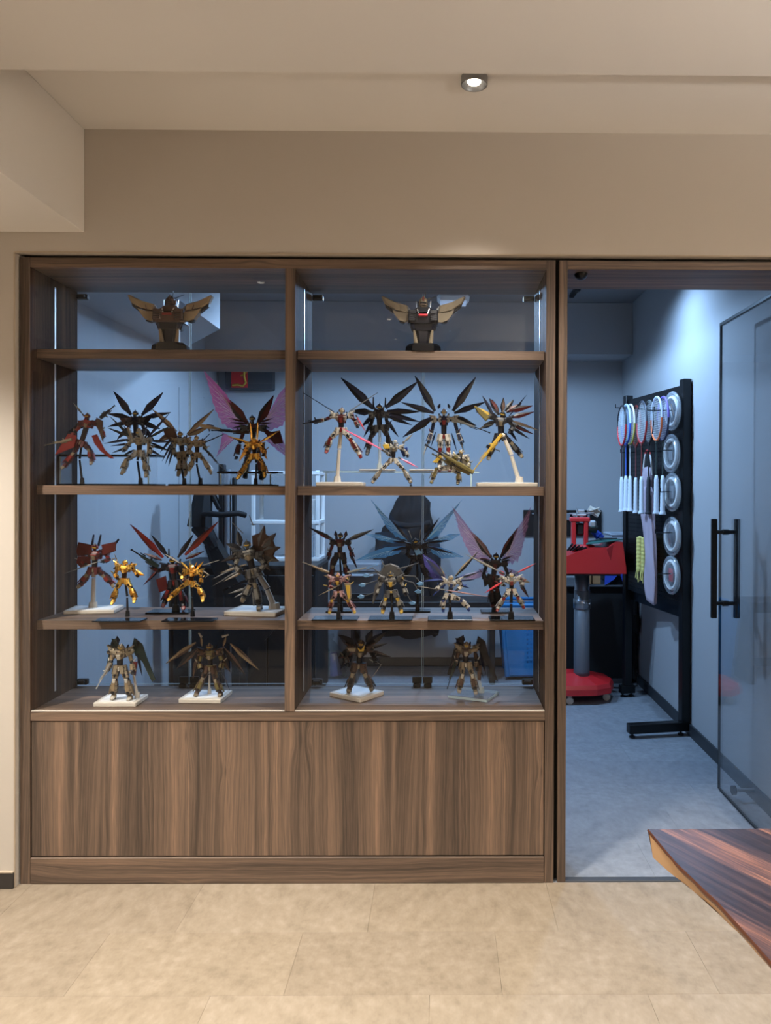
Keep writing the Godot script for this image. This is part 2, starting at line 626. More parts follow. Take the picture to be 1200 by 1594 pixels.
func lights() -> void:
	var warm := Color(1.0, 0.982, 0.95)
	downlight(Vector3(0.094, 2.604, 0.382), 3.6, warm, 46.0, true, "small warm downlight in the ceiling above the display cabinet")
	downlight(Vector3(-0.98, 2.4915, 1.45), 6.2, warm, 52.0, true, "warm downlight beside the ceiling beam on the left of the room")
	downlight(Vector3(1.5, 2.4915, 1.45), 5.0, warm, 52.0, true, "warm downlight over the right end of the live edge table")
	downlight(Vector3(-0.35, 2.4915, 2.35), 6.2, warm, 52.0, true, "warm downlight behind the camera near the far wall")
	downlight(Vector3(-1.86, 2.247, 0.75), 5.2, warm, 62.0, true, "warm downlight under the ceiling beam at the far left")
	# a standing uplighter in the right back corner, behind the camera, washes the ceiling
	var up := thing("floor_lamp", "standing uplighter in the back right corner of the front room", "floor lamp", Vector3(2.1, 0.0, 2.7))
	obj("base", sh().lathe([Vector2(0.0, 0.0), Vector2(0.15, 0.0), Vector2(0.15, 0.018), Vector2(0.03, 0.03), Vector2(0.0, 0.03)], 28), M.black_metal, up)
	obj("pole", sh().tube([Vector3(0, 0.02, 0), Vector3(0, 1.50, 0)], 0.013, 12), M.black_metal, up)
	obj("bowl", sh().lathe([Vector2(0.0, 1.49), Vector2(0.05, 1.495), Vector2(0.15, 1.56), Vector2(0.147, 1.563), Vector2(0.05, 1.505), Vector2(0.0, 1.502)], 28), M.black_metal, up)
	obj("lens", sh().ball(Vector3(0, 1.525, 0), Vector3(0.06, 0.015, 0.06), 6, 20), M.lamp_glow, up)
	var ul := SpotLight3D.new()
	ul.name = "lamp"
	ul.light_color = warm
	ul.light_energy = 17.0
	ul.light_size = 0.05
	ul.spot_range = 9.0
	ul.spot_attenuation = 2.0
	ul.spot_angle = 80.0
	ul.spot_angle_attenuation = 0.8
	ul.shadow_enabled = true
	ul.position = Vector3(0, 1.60, 0)
	ul.rotation = Vector3(PI / 2, 0, 0)
	up.add_child(ul)
	var cool := Color(0.64, 0.81, 1.0)
	downlight(Vector3(1.0, 2.716, -1.62), 2.1, cool, 78.0, false, "cool downlight near the right wall of the hobby room")
	# the rounded lamp that hangs at the middle of the hobby room
	var pj := thing("ceiling_lamp", "white rounded lamp hanging from a short rod under the hobby room ceiling", "ceiling lamp", Vector3(0.06, 2.76, -1.72))
	obj("housing", sh(pj.position).box(Vector3(0.062, 2.474, -1.72), Vector3(0.185, 0.044, 0.16), 0.021), M.white, pj)
	obj("diffuser", sh(pj.position).box(Vector3(0.062, 2.450, -1.72), Vector3(0.15, 0.008, 0.125), 0.003), M.device_glow, pj)
	obj("rod", sh(pj.position).tube([Vector3(0.05, 2.49, -1.72), Vector3(0.05, 2.758, -1.72)], 0.008, 10), M.white, pj)
	obj("mount", sh(pj.position).box(Vector3(0.05, 2.754, -1.72), Vector3(0.07, 0.012, 0.07), 0.004), M.white, pj)
	var dl := SpotLight3D.new()
	dl.name = "lamp"
	dl.light_color = cool
	dl.light_energy = 2.7
	dl.light_size = 0.05
	dl.spot_range = 9.0
	dl.spot_attenuation = 2.0
	dl.spot_angle = 88.0
	dl.spot_angle_attenuation = 0.15
	dl.shadow_enabled = true
	dl.position = Vector3(0.002, -0.37, 0)
	dl.rotation = Vector3(-PI / 2, 0, 0)
	pj.add_child(dl)
	downlight(Vector3(-0.72, 2.716, -1.85), 2.9, cool, 78.0, false, "cool downlight near the beam of the hobby room")

# ---------------------------------------------------------------- the setting
func tiles(called: String, label: String, kind: String, x0: float, x1: float, z0: float, z1: float) -> void:
	var fl := frame_node(called, label)
	var bed := sh()
	bed.box(Vector3((x0 + x1) / 2, -0.06, (z0 + z1) / 2), Vector3(x1 - x0, 0.104, z1 - z0))
	obj("bed", bed, M.grout, fl)
	var rng := RandomNumberGenerator.new()
	rng.seed = 42
	var row := 0
	var z := z1
	while z > z0 + 0.01:
		var za := maxf(z - 0.3, z0)
		var x := x0 - 0.6 + fposmod(0.17 - x0 + 0.2 * (row % 3), 0.6)
		while x < x1 - 0.01:
			var xa := maxf(x, x0)
			var xb := minf(x + 0.6, x1)
			if xb - xa > 0.02:
				var s := sh()
				s.box(Vector3((xa + xb) / 2, -0.004, (za + z) / 2), Vector3(xb - xa - 0.0005, 0.008, z - za - 0.0005), 0.0003)
				obj("tile", s, M[kind + "%d" % rng.randi_range(0, 2)], fl)
			x += 0.6
		z -= 0.3
		row += 1

func front_room() -> void:
	tiles("floor", "beige stone-look floor tiles of the front room", "tile", -2.5, 2.7, 0.0, 3.3)
	# walls of the front room, all with thickness
	var s := sh()
	s.box(Vector3(-1.99, 1.45, -0.137), Vector3(1.022, 2.9, 0.324))
	s.box(Vector3(0.62, 2.5515, -0.137), Vector3(4.198, 0.697, 0.324))
	s.box(Vector3(2.02, 1.1015, -0.137), Vector3(1.4, 2.203, 0.324))
	struct("wall_front", s, M.paint, "beige painted wall round the cabinet and doorway")
	struct("wall_left", sh().box(Vector3(-2.45, 1.45, 1.66), Vector3(0.1, 2.9, 3.27)), M.paint)
	struct("wall_right", sh().box(Vector3(2.67, 1.45, 1.66), Vector3(0.1, 2.9, 3.27)), M.paint)
	struct("wall_back", sh().box(Vector3(0.11, 1.45, 3.25), Vector3(5.02, 2.9, 0.1)), M.paint_dark)
	struct("ceiling", sh().box(Vector3(0.11, 2.678, 1.6), Vector3(5.2, 0.1, 3.4)), M.ceiling, "off-white ceiling of the front room")
	var d := sh()
	d.box(Vector3(0.11, 2.5725, 1.9045), Vector3(5.02, 0.112, 2.591), 0.002)
	struct("ceiling_drop", d, M.ceiling, "slightly lower ceiling panel nearer the camera")
	var b := sh()
	b.box(Vector3(-1.819, 2.4495, 1.61), Vector3(1.162, 0.357, 3.17), 0.002)
	struct("beam", b, M.ceiling, "boxed ceiling beam at the left of the front room")
	# skirting and bead
	struct("baseboard_left", sh().box(Vector3(-1.99, 0.0275, 0.0305), Vector3(1.022, 0.055, 0.011), 0.002), M.skirting, "dark skirting left of the cabinet")
	struct("baseboard_back", sh().box(Vector3(0.11, 0.0275, 3.194), Vector3(5.02, 0.055, 0.011), 0.002), M.skirting)
	struct("trim_1", sh().box(Vector3(-1.99, 0.0575, 0.031), Vector3(1.022, 0.005, 0.012), 0.001), M.bead, "thin pale bead along the skirting")
	var t := sh()
	t.box(Vector3(-1.4795, 1.1015, 0.024), Vector3(0.005, 2.203, 0.006), 0.001)
	t.box(Vector3(-0.07, 2.2035, 0.024), Vector3(2.82, 0.005, 0.006), 0.001)
	struct("trim_2", t, M.bead, "thin metal corner bead round the recess")

# ---------------------------------------------------------------- the cabinet
const CL := -1.473
const CR := 0.397
const SHELF := [1.88, 1.397, 0.918]

func wood_box(s: Shape, c: Vector3, size: Vector3, bev: float, grain: int, o: Vector2) -> void:
	s.uvo = o
	s.box(c, size, bev, grain)

func cabinet() -> void:
	var t := thing("display_cabinet", "walnut built-in display cabinet with glass front and a solid panel below", "cabinet", Vector3(-0.538, 0, -0.175))
	var o := t.position
	var zc := -0.175
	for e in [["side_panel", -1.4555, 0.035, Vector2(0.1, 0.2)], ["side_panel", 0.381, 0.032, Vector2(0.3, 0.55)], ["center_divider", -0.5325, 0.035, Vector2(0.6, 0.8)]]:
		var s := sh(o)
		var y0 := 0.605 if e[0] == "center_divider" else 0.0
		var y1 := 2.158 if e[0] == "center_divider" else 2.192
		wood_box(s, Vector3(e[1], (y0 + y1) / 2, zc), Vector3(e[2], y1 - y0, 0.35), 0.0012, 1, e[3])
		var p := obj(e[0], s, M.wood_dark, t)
		var eb := sh(o)
		eb.uvs = Vector2(0.44, 0.9)
		wood_box(eb, Vector3(e[1], (y0 + y1) / 2, 0.0006), Vector3(e[2], y1 - y0, 0.0022), 0.0008, 1, Vector2(0.02, e[3].y))
		obj("edge_band", eb, M.wood, p)
		# aluminium channel half way back, on each side that faces a bay
		for sd in [1.0, -1.0]:
			if (e[1] < -1.2 and sd < 0.0) or (e[1] > 0.2 and sd > 0.0):
				continue
			var x: float = e[1] + sd * (e[2] / 2 + 0.0008)
			var c := sh(o)
			c.box(Vector3(x, 1.3815, -0.172), Vector3(0.0022, 1.5, 0.010), 0.0005)
			obj("channel", c, M.alu, p)
	var s2 := sh(o)
	wood_box(s2, Vector3(-0.5365, 2.175, zc), Vector3(1.803, 0.034, 0.35), 0.0012, 0, Vector2(0.75, 0.35))
	obj("top_rail", s2, M.wood, t)
	var s3 := sh(o)
	wood_box(s3, Vector3(-0.5365, 0.588, zc), Vector3(1.803, 0.034, 0.35), 0.0012, 0, Vector2(0.75, 0.15))
	obj("bottom_board", s3, M.wood, t)
	for b in 2:
		var x0 := -1.438 if b == 0 else -0.515
		var x1 := -0.55 if b == 0 else 0.365
		for k in 3:
			var y: float = SHELF[k] - 0.0165
			var f := sh(o)
			wood_box(f, Vector3((x0 + x1) / 2, y, -0.19), Vector3(x1 - x0 - 0.002, 0.033, 0.30), 0.0012, 0, Vector2([0.1, 0.3][b] + [0.08, 0.16, 0.19][k], 0.21 * k + 0.1 * b))
			obj("shelf", f, M.wood, t)
		# fixed front pane, and at the back two frameless doors with clips
		obj("front_pane", sh(o).box(Vector3((x0 + x1) / 2, 1.3815, -0.012), Vector3(x1 - x0 - 0.003, 1.550, 0.006)), M.glass, t)
		obj("glazing_strip", sh(o).box(Vector3((x0 + x1) / 2, 0.6065, -0.0045), Vector3(x1 - x0 - 0.001, 0.003, 0.006), 0.0005), M.bone, t)
		var mid := (x0 + x1) / 2
		for h in 2:
			var a := x0 + 0.004 if h == 0 else mid + 0.0015
			var z := mid - 0.0015 if h == 0 else x1 - 0.004
			var dr := obj("glass_door", sh(o).box(Vector3((a + z) / 2, 1.385, -0.347), Vector3(z - a, 1.545, 0.005)), M.glass, t)
			var ed := sh(o)
			var xe := z - 0.0015 if h == 0 else a + 0.0015
			ed.box(Vector3(xe, 1.385, -0.347), Vector3(0.003, 1.545, 0.0056))
			ed.box(Vector3((a + z) / 2, 0.6135, -0.347), Vector3(z - a, 0.002, 0.0056))
			obj("polished_edge", ed, M.glass_edge, dr)
			var hx := a + 0.020 if h == 0 else z - 0.020
			for yy in [2.138, 0.624]:
				obj("hinge", sh(o).box(Vector3(hx, yy, -0.342), Vector3(0.042, 0.022, 0.022), 0.003).box(Vector3(hx, yy, -0.326), Vector3(0.03, 0.014, 0.014), 0.003), M.black_metal, dr)
			var cx := mid - 0.021 if h == 0 else mid + 0.021
			obj("catch", sh(o).box(Vector3(cx, 0.632, -0.338), Vector3(0.037, 0.026, 0.012), 0.002).box(Vector3(cx, 0.613, -0.332), Vector3(0.030, 0.014, 0.03), 0.003), M.black_metal, dr)
	# solid lower front and plinth
	var pn := sh(o)
	wood_box(pn, Vector3(-0.5365, 0.332, -0.012), Vector3(1.798, 0.474, 0.018), 0.0015, 1, Vector2(0.05, 0.02))
	obj("lower_panel", pn, M.wood, t)
	obj("carcass", sh(o).box(Vector3(-0.5365, 0.29, -0.186), Vector3(1.799, 0.56, 0.326)), M.wood_dark, t)
	var pl := sh(o)
	wood_box(pl, Vector3(-0.5365, 0.0465, -0.006), Vector3(1.8, 0.091, 0.02), 0.0015, 0, Vector2(0.75, 0.6))
	obj("plinth", pl, M.wood, t)
	# dark shadow gaps round the frame
	var g := sh()
	g.box(Vector3(0.404, 1.1, -0.03), Vector3(0.0138, 2.19, 0.01))
	g.box(Vector3(-0.07, 2.1975, -0.03), Vector3(2.8, 0.0105, 0.01))
	struct("trim_3", g, M.gap, "dark shadow gap beside the frames")

func doorway() -> void:
	var s := sh()
	s.uvs = Vector2(0.44, 0.9)
	wood_box(s, Vector3(0.4255, 1.096, -0.135), Vector3(0.029, 2.192, 0.27), 0.0012, 1, Vector2(0.02, 0.33))
	wood_box(s, Vector3(1.3125, 1.096, -0.135), Vector3(0.029, 2.192, 0.27), 0.0012, 1, Vector2(0.02, 0.83))
	s.uvs = Vector2(0.5, 0.9)
	wood_box(s, Vector3(0.869, 2.1765, -0.135), Vector3(0.858, 0.031, 0.27), 0.0012, 0, Vector2(0.1, 0.66))
	var f := struct("door_1", s, M.wood, "walnut frame of the doorway")
	# a black ball catch under the lintel
	obj("ball_catch", sh().ball(Vector3(0.498, 2.161, -0.06), Vector3(0.024, 0.022, 0.03), 10, 20), M.black_metal, f)
	struct("threshold", sh().box(Vector3(0.865, 0.0015, -0.016), Vector3(0.85, 0.006, 0.03), 0.001), M.dark_grey, "dark metal threshold strip")
	var t := thing("glass_door", "frameless glass door standing open with black pull handles", "door", Vector3(1.284, 0.0, -0.06))
	var o := t.position
	obj("leaf", sh(o).box(Vector3(1.284, 1.080, -0.447), Vector3(0.010, 2.14, 0.766)), M.door_glass, t)
	obj("edge_seal", sh(o).box(Vector3(1.284, 1.080, -0.832), Vector3(0.0115, 2.14, 0.004)).box(Vector3(1.284, 0.0095, -0.447), Vector3(0.0115, 0.004, 0.77)), M.black_metal, t)
	obj("top_rail", sh(o).box(Vector3(1.284, 2.146, -0.447), Vector3(0.014, 0.016, 0.774), 0.002), M.black_metal, t)
	for sd in [-1.0, 1.0]:
		obj("pull_handle", sh(o).box(Vector3(1.284 + sd * 0.052, 1.03, -0.765), Vector3(0.026, 0.45, 0.018), 0.003), M.black_metal, t)
	for y in [1.195, 0.872]:
		obj("handle_spindle", sh(o).tube([Vector3(1.238, y, -0.765), Vector3(1.330, y, -0.765)], 0.009, 12).tube([Vector3(1.271, y, -0.765), Vector3(1.297, y, -0.765)], 0.013, 16), M.black_metal, t)
	for y in [0.16, 1.99]:
		obj("hinge", sh(o).box(Vector3(1.284, y, -0.085), Vector3(0.03, 0.09, 0.045), 0.004), M.black_metal, t)
	var k := thing("door_stop", "round dark door stop on the skirting behind the glass door", "door stop", Vector3(1.385, 0.05, -0.70))
	obj("stem", sh(k.position).tube([Vector3(1.392, 0.05, -0.70), Vector3(1.305, 0.05, -0.70)], 0.008, 10), M.steel, k)
	obj("bumper", sh(k.position).tube([Vector3(1.310, 0.05, -0.70), Vector3(1.294, 0.05, -0.70)], 0.02, 20), M.black_soft, k)

func hobby_room() -> void:
	tiles("floor_hobby", "grey stone-look floor tiles of the hobby room", "tile_cool", -1.76, 1.42, -3.32, -0.0)
	struct("wall_hobby_right", sh().box(Vector3(1.465, 1.45, -1.80), Vector3(0.12, 2.9, 3.1)), M.paint_grey, "right wall of the hobby room")
	struct("wall_hobby_left", sh().box(Vector3(-1.80, 1.45, -1.80), Vector3(0.12, 2.9, 3.1)), M.paint_grey, "left wall of the hobby room")
	struct("wall_hobby_rear", sh().box(Vector3(-0.17, 1.45, -3.36), Vector3(3.4, 2.9, 0.12)), M.paint_grey, "rear wall of the hobby room")
	struct("ceiling_hobby", sh().box(Vector3(-0.17, 2.82, -1.80), Vector3(3.4, 0.12, 3.3)), M.ceiling_grey, "ceiling of the hobby room")
	struct("soffit", sh().box(Vector3(-0.17, 2.568, -3.135), Vector3(3.15, 0.38, 0.33), 0.002), M.paint_grey, "boxed soffit along the rear wall")
	var b := sh()
	b.extrude(PackedVector2Array([Vector2(-1.74, 0.299), Vector2(-1.238, 0.299), Vector2(-1.238, 1.60), Vector2(-1.74, 2.35)]), 2.271, 2.759, 0.0, Transform3D(Basis(Vector3(1, 0, 0), Vector3(0, 0, -1), Vector3(0, 1, 0)), Vector3.ZERO))
	struct("beam_hobby", b, M.paint_grey, "boxed beam along the left wall of the hobby room")
	struct("baseboard_right", sh().box(Vector3(1.399, 0.0345, -1.80), Vector3(0.012, 0.069, 3.0), 0.002), M.skirting_cool, "dark skirting of the right wall")
	struct("baseboard_rear", sh().box(Vector3(-0.17, 0.0345, -3.294), Vector3(3.13, 0.069, 0.012), 0.002), M.skirting_cool, "dark skirting of the rear wall")
	struct("baseboard_hobby_left", sh().box(Vector3(-1.734, 0.0345, -1.80), Vector3(0.012, 0.069, 3.0), 0.002), M.skirting_cool)
	# a flush door in the left wall, and a pale corner strip
	struct("door_2", sh().box(Vector3(-1.7365, 1.03, -2.95), Vector3(0.007, 2.04, 0.03), 0.001).box(Vector3(-1.7365, 1.03, -2.42), Vector3(0.007, 2.04, 0.03), 0.001).box(Vector3(-1.7375, 1.02, -2.685), Vector3(0.005, 2.03, 0.5), 0.001), M.paint_grey, "flush door in the left wall")
	var tr := thing("light_track", "short black track on the hobby room ceiling near the rear", "light track", Vector3(0.915, 2.748, -2.62))
	obj("rail", sh(tr.position).box(Vector3(0.915, 2.748, -2.62), Vector3(0.034, 0.022, 0.26), 0.003), M.black_metal, tr)
	obj("feed", sh(tr.position).box(Vector3(0.915, 2.743, -2.52), Vector3(0.04, 0.03, 0.05), 0.004), M.black, tr)

# ---------------------------------------------------------------- things
func table() -> void:
	var t := thing("table", "live edge table with a dark streaked rosewood top in the right foreground", "table", Vector3(1.0, 0, 1.75))
	var o := t.position
	# edge of the slab, from the far corner towards the camera: top x, top z, how far the foot of the edge lies inside
	var ed := [Vector3(0.391, 1.264, 0.0), Vector3(0.398, 1.332, 0.0), Vector3(0.404, 1.389, 0.0), Vector3(0.419, 1.464, 0.0), Vector3(0.431, 1.519, 0.0), Vector3(0.440, 1.589, 0.0), Vector3(0.450, 1.67, 0.0), Vector3(0.47, 1.85, -0.02), Vector3(0.46, 2.05, -0.015), Vector3(0.48, 2.3, -0.02)]
	# how far the foot of the natural edge lies inside its top
	var foot := func(z: float) -> float:
		return 0.008 + 0.029 * smoothstep(1.25, 1.43, z)
	var poly := PackedVector2Array()
	for e in ed:
		poly.append(Vector2(e.x, e.y))
	poly.append(Vector2(1.72, 2.3))
	poly.append(Vector2(1.72, 1.252))
	var top := sh(o)
	top.flat()
	var idx := Geometry2D.triangulate_polygon(poly)
	var uv := func(p: Vector2) -> Vector2:
		# the grain runs aslant across the slab
		var r := p.rotated(deg_to_rad(-58.0))
		return Vector2(r.x * 1.0 + 0.2, r.y * 1.9 + 0.1)
	for i in range(0, idx.size(), 3):
		var q := [poly[idx[i]], poly[idx[i + 1]], poly[idx[i + 2]]]
		if (q[1] - q[0]).cross(q[2] - q[0]) > 0.0:
			q = [q[0], q[2], q[1]]
		var w := []
		for p in q:
			w.append(Vector3(p.x, 0.75, p.y))
		top.tri(w[0], w[1], w[2], uv.call(q[0]), uv.call(q[1]), uv.call(q[2]))
	for y in [[0.748, 0.70]]:
		var back0 := Vector3(0.389, 0.75, 1.264)
		var back1 := Vector3(1.72, 0.75, 1.252)
		top.quad(back1, back0, back0 + Vector3(0.011, -0.053, 0), back1 - Vector3(0, 0.053, 0))
		var r0 := Vector3(1.72, 0.75, 2.3)
		top.quad(r0, back1, back1 - Vector3(0, 0.053, 0), r0 - Vector3(0, 0.053, 0))
	var low := PackedVector2Array()
	for e in ed:
		low.append(Vector2(e.x + foot.call(e.y), e.y))
	low.append(Vector2(1.72, 2.3))
	low.append(Vector2(1.72, 1.252))
	var li := Geometry2D.triangulate_polygon(low)
	for i in range(0, li.size(), 3):
		var q2 := [low[li[i]], low[li[i + 1]], low[li[i + 2]]]
		if (q2[1] - q2[0]).cross(q2[2] - q2[0]) < 0.0:
			q2 = [q2[0], q2[2], q2[1]]
		top.tri(Vector3(q2[0].x, 0.697, q2[0].y), Vector3(q2[1].x, 0.697, q2[1].y), Vector3(q2[2].x, 0.697, q2[2].y))
	var slab := obj("slab", top, M.slab, t)
	# natural edge: a rounded dark band under the top, then pale sapwood
	var bark := sh(o)
	var sap := sh(o)
	var n := ed.size() * 3 - 2
	var pt := func(i: int) -> Vector3:
		var f := float(i) / 3.0
		var a: Vector3 = ed[int(f)]
		var b: Vector3 = ed[mini(int(f) + 1, ed.size() - 1)]
		var p: Vector3 = a.lerp(b, f - int(f))
		p.x += 0.0008 * sin(i * 1.7)
		return p
	var cut := func(p: Vector3, i: int, k: int) -> Vector3:
		var wob := 0.0016 * sin(i * 2.3 + k)
		var g := clampf(float(i) / 9.0, 0.0, 1.0)
		var dark := lerpf(0.004, 0.019, g)
		match k:
			0: return Vector3(p.x, 0.75, p.y)
			1: return Vector3(p.x - 0.003, 0.7475, p.y)
			2: return Vector3(p.x + foot.call(p.y) * 0.1 + wob * 0.4, 0.744 - dark * 0.4, p.y)
			3: return Vector3(p.x + foot.call(p.y) * (0.008 + dark) / 0.053 + wob * 0.6, 0.744 - dark, p.y)
			4: return Vector3(p.x + foot.call(p.y) * 0.85, 0.706, p.y)
			_: return Vector3(p.x + foot.call(p.y), 0.697, p.y)
	for i in n - 1:
		for k in 5:
			var sp: Shape = bark if k < 3 else sap
			sp.soft(1)
			var a: Vector3 = cut.call(pt.call(i), i, k)
			var b: Vector3 = cut.call(pt.call(i + 1), i + 1, k)
			var c: Vector3 = cut.call(pt.call(i + 1), i + 1, k + 1)
			var d: Vector3 = cut.call(pt.call(i), i, k + 1)
			sp.quad(b, a, d, c)
	obj("bark_band", bark, M.bark, slab)
	obj("sapwood_edge", sap, M.sapwood, slab)
	for z in [1.45, 2.1]:
		var lg := sh(o)
		lg.box(Vector3(1.0, 0.345, z), Vector3(0.06, 0.69, 0.06), 0.004)
		lg.box(Vector3(1.5, 0.345, z), Vector3(0.06, 0.69, 0.06), 0.004)
		lg.box(Vector3(1.25, 0.672, z), Vector3(0.56, 0.05, 0.06), 0.004)
		obj("leg_frame", lg, M.black_metal, t)

func string_station() -> void:
	var t := thing("stringing_machine", "red racket stringing machine on a grey column with wheels", "machine", Vector3(0.925, 0, -2.33))
	var o := t.position
	# base: a bevelled eight-sided plate, higher at the middle
	var oct := PackedVector2Array([Vector2(0.62, -2.50), Vector2(0.70, -2.62), Vector2(1.02, -2.62), Vector2(1.12, -2.54), Vector2(1.145, -2.40), Vector2(1.10, -2.27), Vector2(1.0, -2.21), Vector2(0.70, -2.19), Vector2(0.62, -2.27)])
	var cm := Vector2(0.89, -2.40)
	var base := sh(o)
	var lv := [[1.0, 0.062], [1.0, 0.10], [0.95, 0.125], [0.62, 0.15], [0.30, 0.175]]
	for k in lv.size() - 1:
		base.flat()
		for i in oct.size():
			var j := (i + 1) % oct.size()
			var q := []
			for e in [[i, k], [j, k], [j, k + 1], [i, k + 1]]:
				var p: Vector2 = cm + (oct[e[0]] - cm) * lv[e[1]][0]
				q.append(Vector3(p.x, lv[e[1]][1], p.y))
			base.quad(q[3], q[2], q[1], q[0])
	for i in oct.size():
		var j := (i + 1) % oct.size()
		base.tri(Vector3(cm.x, 0.062, cm.y), Vector3(oct[i].x, 0.062, oct[i].y), Vector3(oct[j].x, 0.062, oct[j].y))
		var a := cm + (oct[i] - cm) * 0.3
		var b := cm + (oct[j] - cm) * 0.3
		base.tri(Vector3(cm.x, 0.178, cm.y), Vector3(b.x, 0.175, b.y), Vector3(a.x, 0.175, a.y))
	obj("base", base, M.red, t)
	for p in [Vector2(0.70, -2.235), Vector2(0.828, -2.235), Vector2(1.085, -2.33), Vector2(0.70, -2.57), Vector2(1.06, -2.57)]:
		var w := sh(o)
		w.tube([Vector3(p.x - 0.004, 0.023, p.y + 0.011), Vector3(p.x + 0.004, 0.023, p.y - 0.011)], 0.023, 18)
		w.box(Vector3(p.x, 0.05, p.y - 0.012), Vector3(0.024, 0.03, 0.03), 0.004)
		obj("caster", w, M.bone, t)
	var col := sh(o)
	col.lathe([Vector2(0.0, 0.15), Vector2(0.054, 0.16), Vector2(0.052, 0.19), Vector2(0.052, 0.72), Vector2(0.0, 0.72)], 28, Transform3D(Basis.IDENTITY, Vector3(0.925, 0, -2.36)))
	obj("column", col, M.column_grey, t)
	var up := sh(o)
	up.lathe([Vector2(0.0, 0.60), Vector2(0.056, 0.60), Vector2(0.056, 0.66), Vector2(0.048, 0.665), Vector2(0.048, 0.84), Vector2(0.0, 0.84)], 28, Transform3D(Basis.IDENTITY, Vector3(0.925, 0, -2.36)))
	for i in 3:
		up.ball(Vector3(0.93 + 0.016 * i, 0.64, -2.302 + 0.008 * i), Vector3(0.006, 0.006, 0.005), 5, 8)
	obj("collar", up, M.steel, t)
	# body: side outline pulled out in depth
	var bp := PackedVector2Array([Vector2(0.77, 0.84), Vector2(1.190, 0.84), Vector2(1.188, 0.88), Vector2(1.165, 1.045), Vector2(1.125, 1.046), Vector2(1.10, 1.036), Vector2(1.075, 1.012), Vector2(1.06, 1.008), Vector2(0.96, 1.008), Vector2(0.86, 0.975), Vector2(0.77, 0.94)])
	var body := sh(o)
	body.extrude(bp, -2.52, -2.24, 0.014)
	var bd := obj("body", body, M.red, t)
	# a sunk wedge on the front, as on the moulding
	obj("front_flute", sh(o).extrude(PackedVector2Array([Vector2(1.060, 1.004), Vector2(1.105, 1.030), Vector2(1.088, 0.925)]), -2.243, -2.2385, 0.001), mat(c8(150, 22, 26), 0.4), bd)
	obj("underplate", sh(o).box(Vector3(0.98, 0.832, -2.38), Vector3(0.36, 0.016, 0.22), 0.003), M.black, t)
	# clamping tower and tools on the deck
	var tw := sh(o)
	tw.box(Vector3(0.868, 1.08, -2.36), Vector3(0.028, 0.22, 0.05), 0.005)
	tw.box(Vector3(0.948, 1.08, -2.36), Vector3(0.028, 0.20, 0.05), 0.005)
	tw.box(Vector3(0.908, 1.185, -2.36), Vector3(0.13, 0.03, 0.06), 0.006)
	tw.box(Vector3(0.93, 1.0, -2.34), Vector3(0.14, 0.04, 0.09), 0.01)
	obj("tower", tw, M.red, t)
	var cl := sh(o)
	cl.box(Vector3(0.905, 1.215, -2.36), Vector3(0.09, 0.014, 0.03), 0.003)
	cl.box(Vector3(0.915, 1.238, -2.36), Vector3(0.05, 0.022, 0.025), 0.004)
	cl.tube([Vector3(0.84, 1.225, -2.35), Vector3(1.0, 1.228, -2.35)], 0.004, 8)
	cl.tube([Vector3(0.885, 1.20, -2.34), Vector3(0.885, 1.262, -2.34)], 0.004, 8)
	cl.box(Vector3(0.99, 1.155, -2.35), Vector3(0.05, 0.05, 0.05), 0.012)
	obj("clamp", cl, M.alu, t)
	obj("motor", sh(o).box(Vector3(0.91, 1.12, -2.38), Vector3(0.055, 0.08, 0.06), 0.01).tube([Vector3(0.965, 1.13, -2.36), Vector3(1.02, 1.12, -2.36)], 0.028, 14), M.black, t)
	var hd := sh(o)
	for i in 7:
		hd.tube([Vector3(0.82 + 0.018 * i, 0.985, -2.30 - 0.01 * (i % 3)), Vector3(0.845 + 0.022 * i, 1.03 - 0.006 * i, -2.26)], 0.007, 7)
	obj("tool_rack", hd, M.black_soft, t)
	# things lying on it
	var g := thing("work_mat", "thin dark green mat lying aslant on the red stringing machine", "mat", Vector3(1.05, 1.04, -2.36))
	obj("sheet", sh(g.position).extrude(PackedVector2Array([Vector2(0.93, 0.0), Vector2(1.17, 0.0), Vector2(1.13, 0.2), Vector2(0.98, 0.21)]), 0.0, 0.006, 0.001, Transform3D(Basis(Vector3(1, 0.13, 0), Vector3(0, 0.0, -1), Vector3(0, 1, 0)), Vector3(0, 0.905, -2.25))), M.green_mat, g)
	var kn := sh(g.position)
	kn.box(Vector3(1.09, 1.062, -2.33), Vector3(0.12, 0.008, 0.02), 0.003)
	obj("clip", kn, M.black, g)
	var c := thing("cloth", "crumpled bright blue cloth on top of the red stringing machine", "cloth", Vector3(1.045, 1.06, -2.43))
	var cs := sh(c.position)
	cs.prism(Vector3(0.995, 1.125, -2.45), Vector3(1.05, 1.07, -2.42), 0.03, 0.05, 0.055, 0.05)
	cs.prism(Vector3(1.03, 1.085, -2.42), Vector3(1.075, 1.06, -2.41), 0.05, 0.04, 0.03, 0.02)
	obj("folds", cs, M.blue_cloth, c)
	var gl := thing("work_glove", "pale crumpled glove lying on the rack behind the red machine", "glove", Vector3(1.01, 1.24, -2.46))
	var gs := sh(gl.position)
	gs.prism(Vector3(0.985, 1.255, -2.46), Vector3(1.055, 1.215, -2.45), 0.045, 0.04, 0.05, 0.03)
	for i in 4:
		gs.prism(Vector3(1.03 - 0.012 * i, 1.245, -2.44), Vector3(1.052 - 0.016 * i, 1.262 - 0.006 * i, -2.42), 0.014, 0.014, 0.011, 0.011)
	obj("glove_body", gs, M.bone, gl)

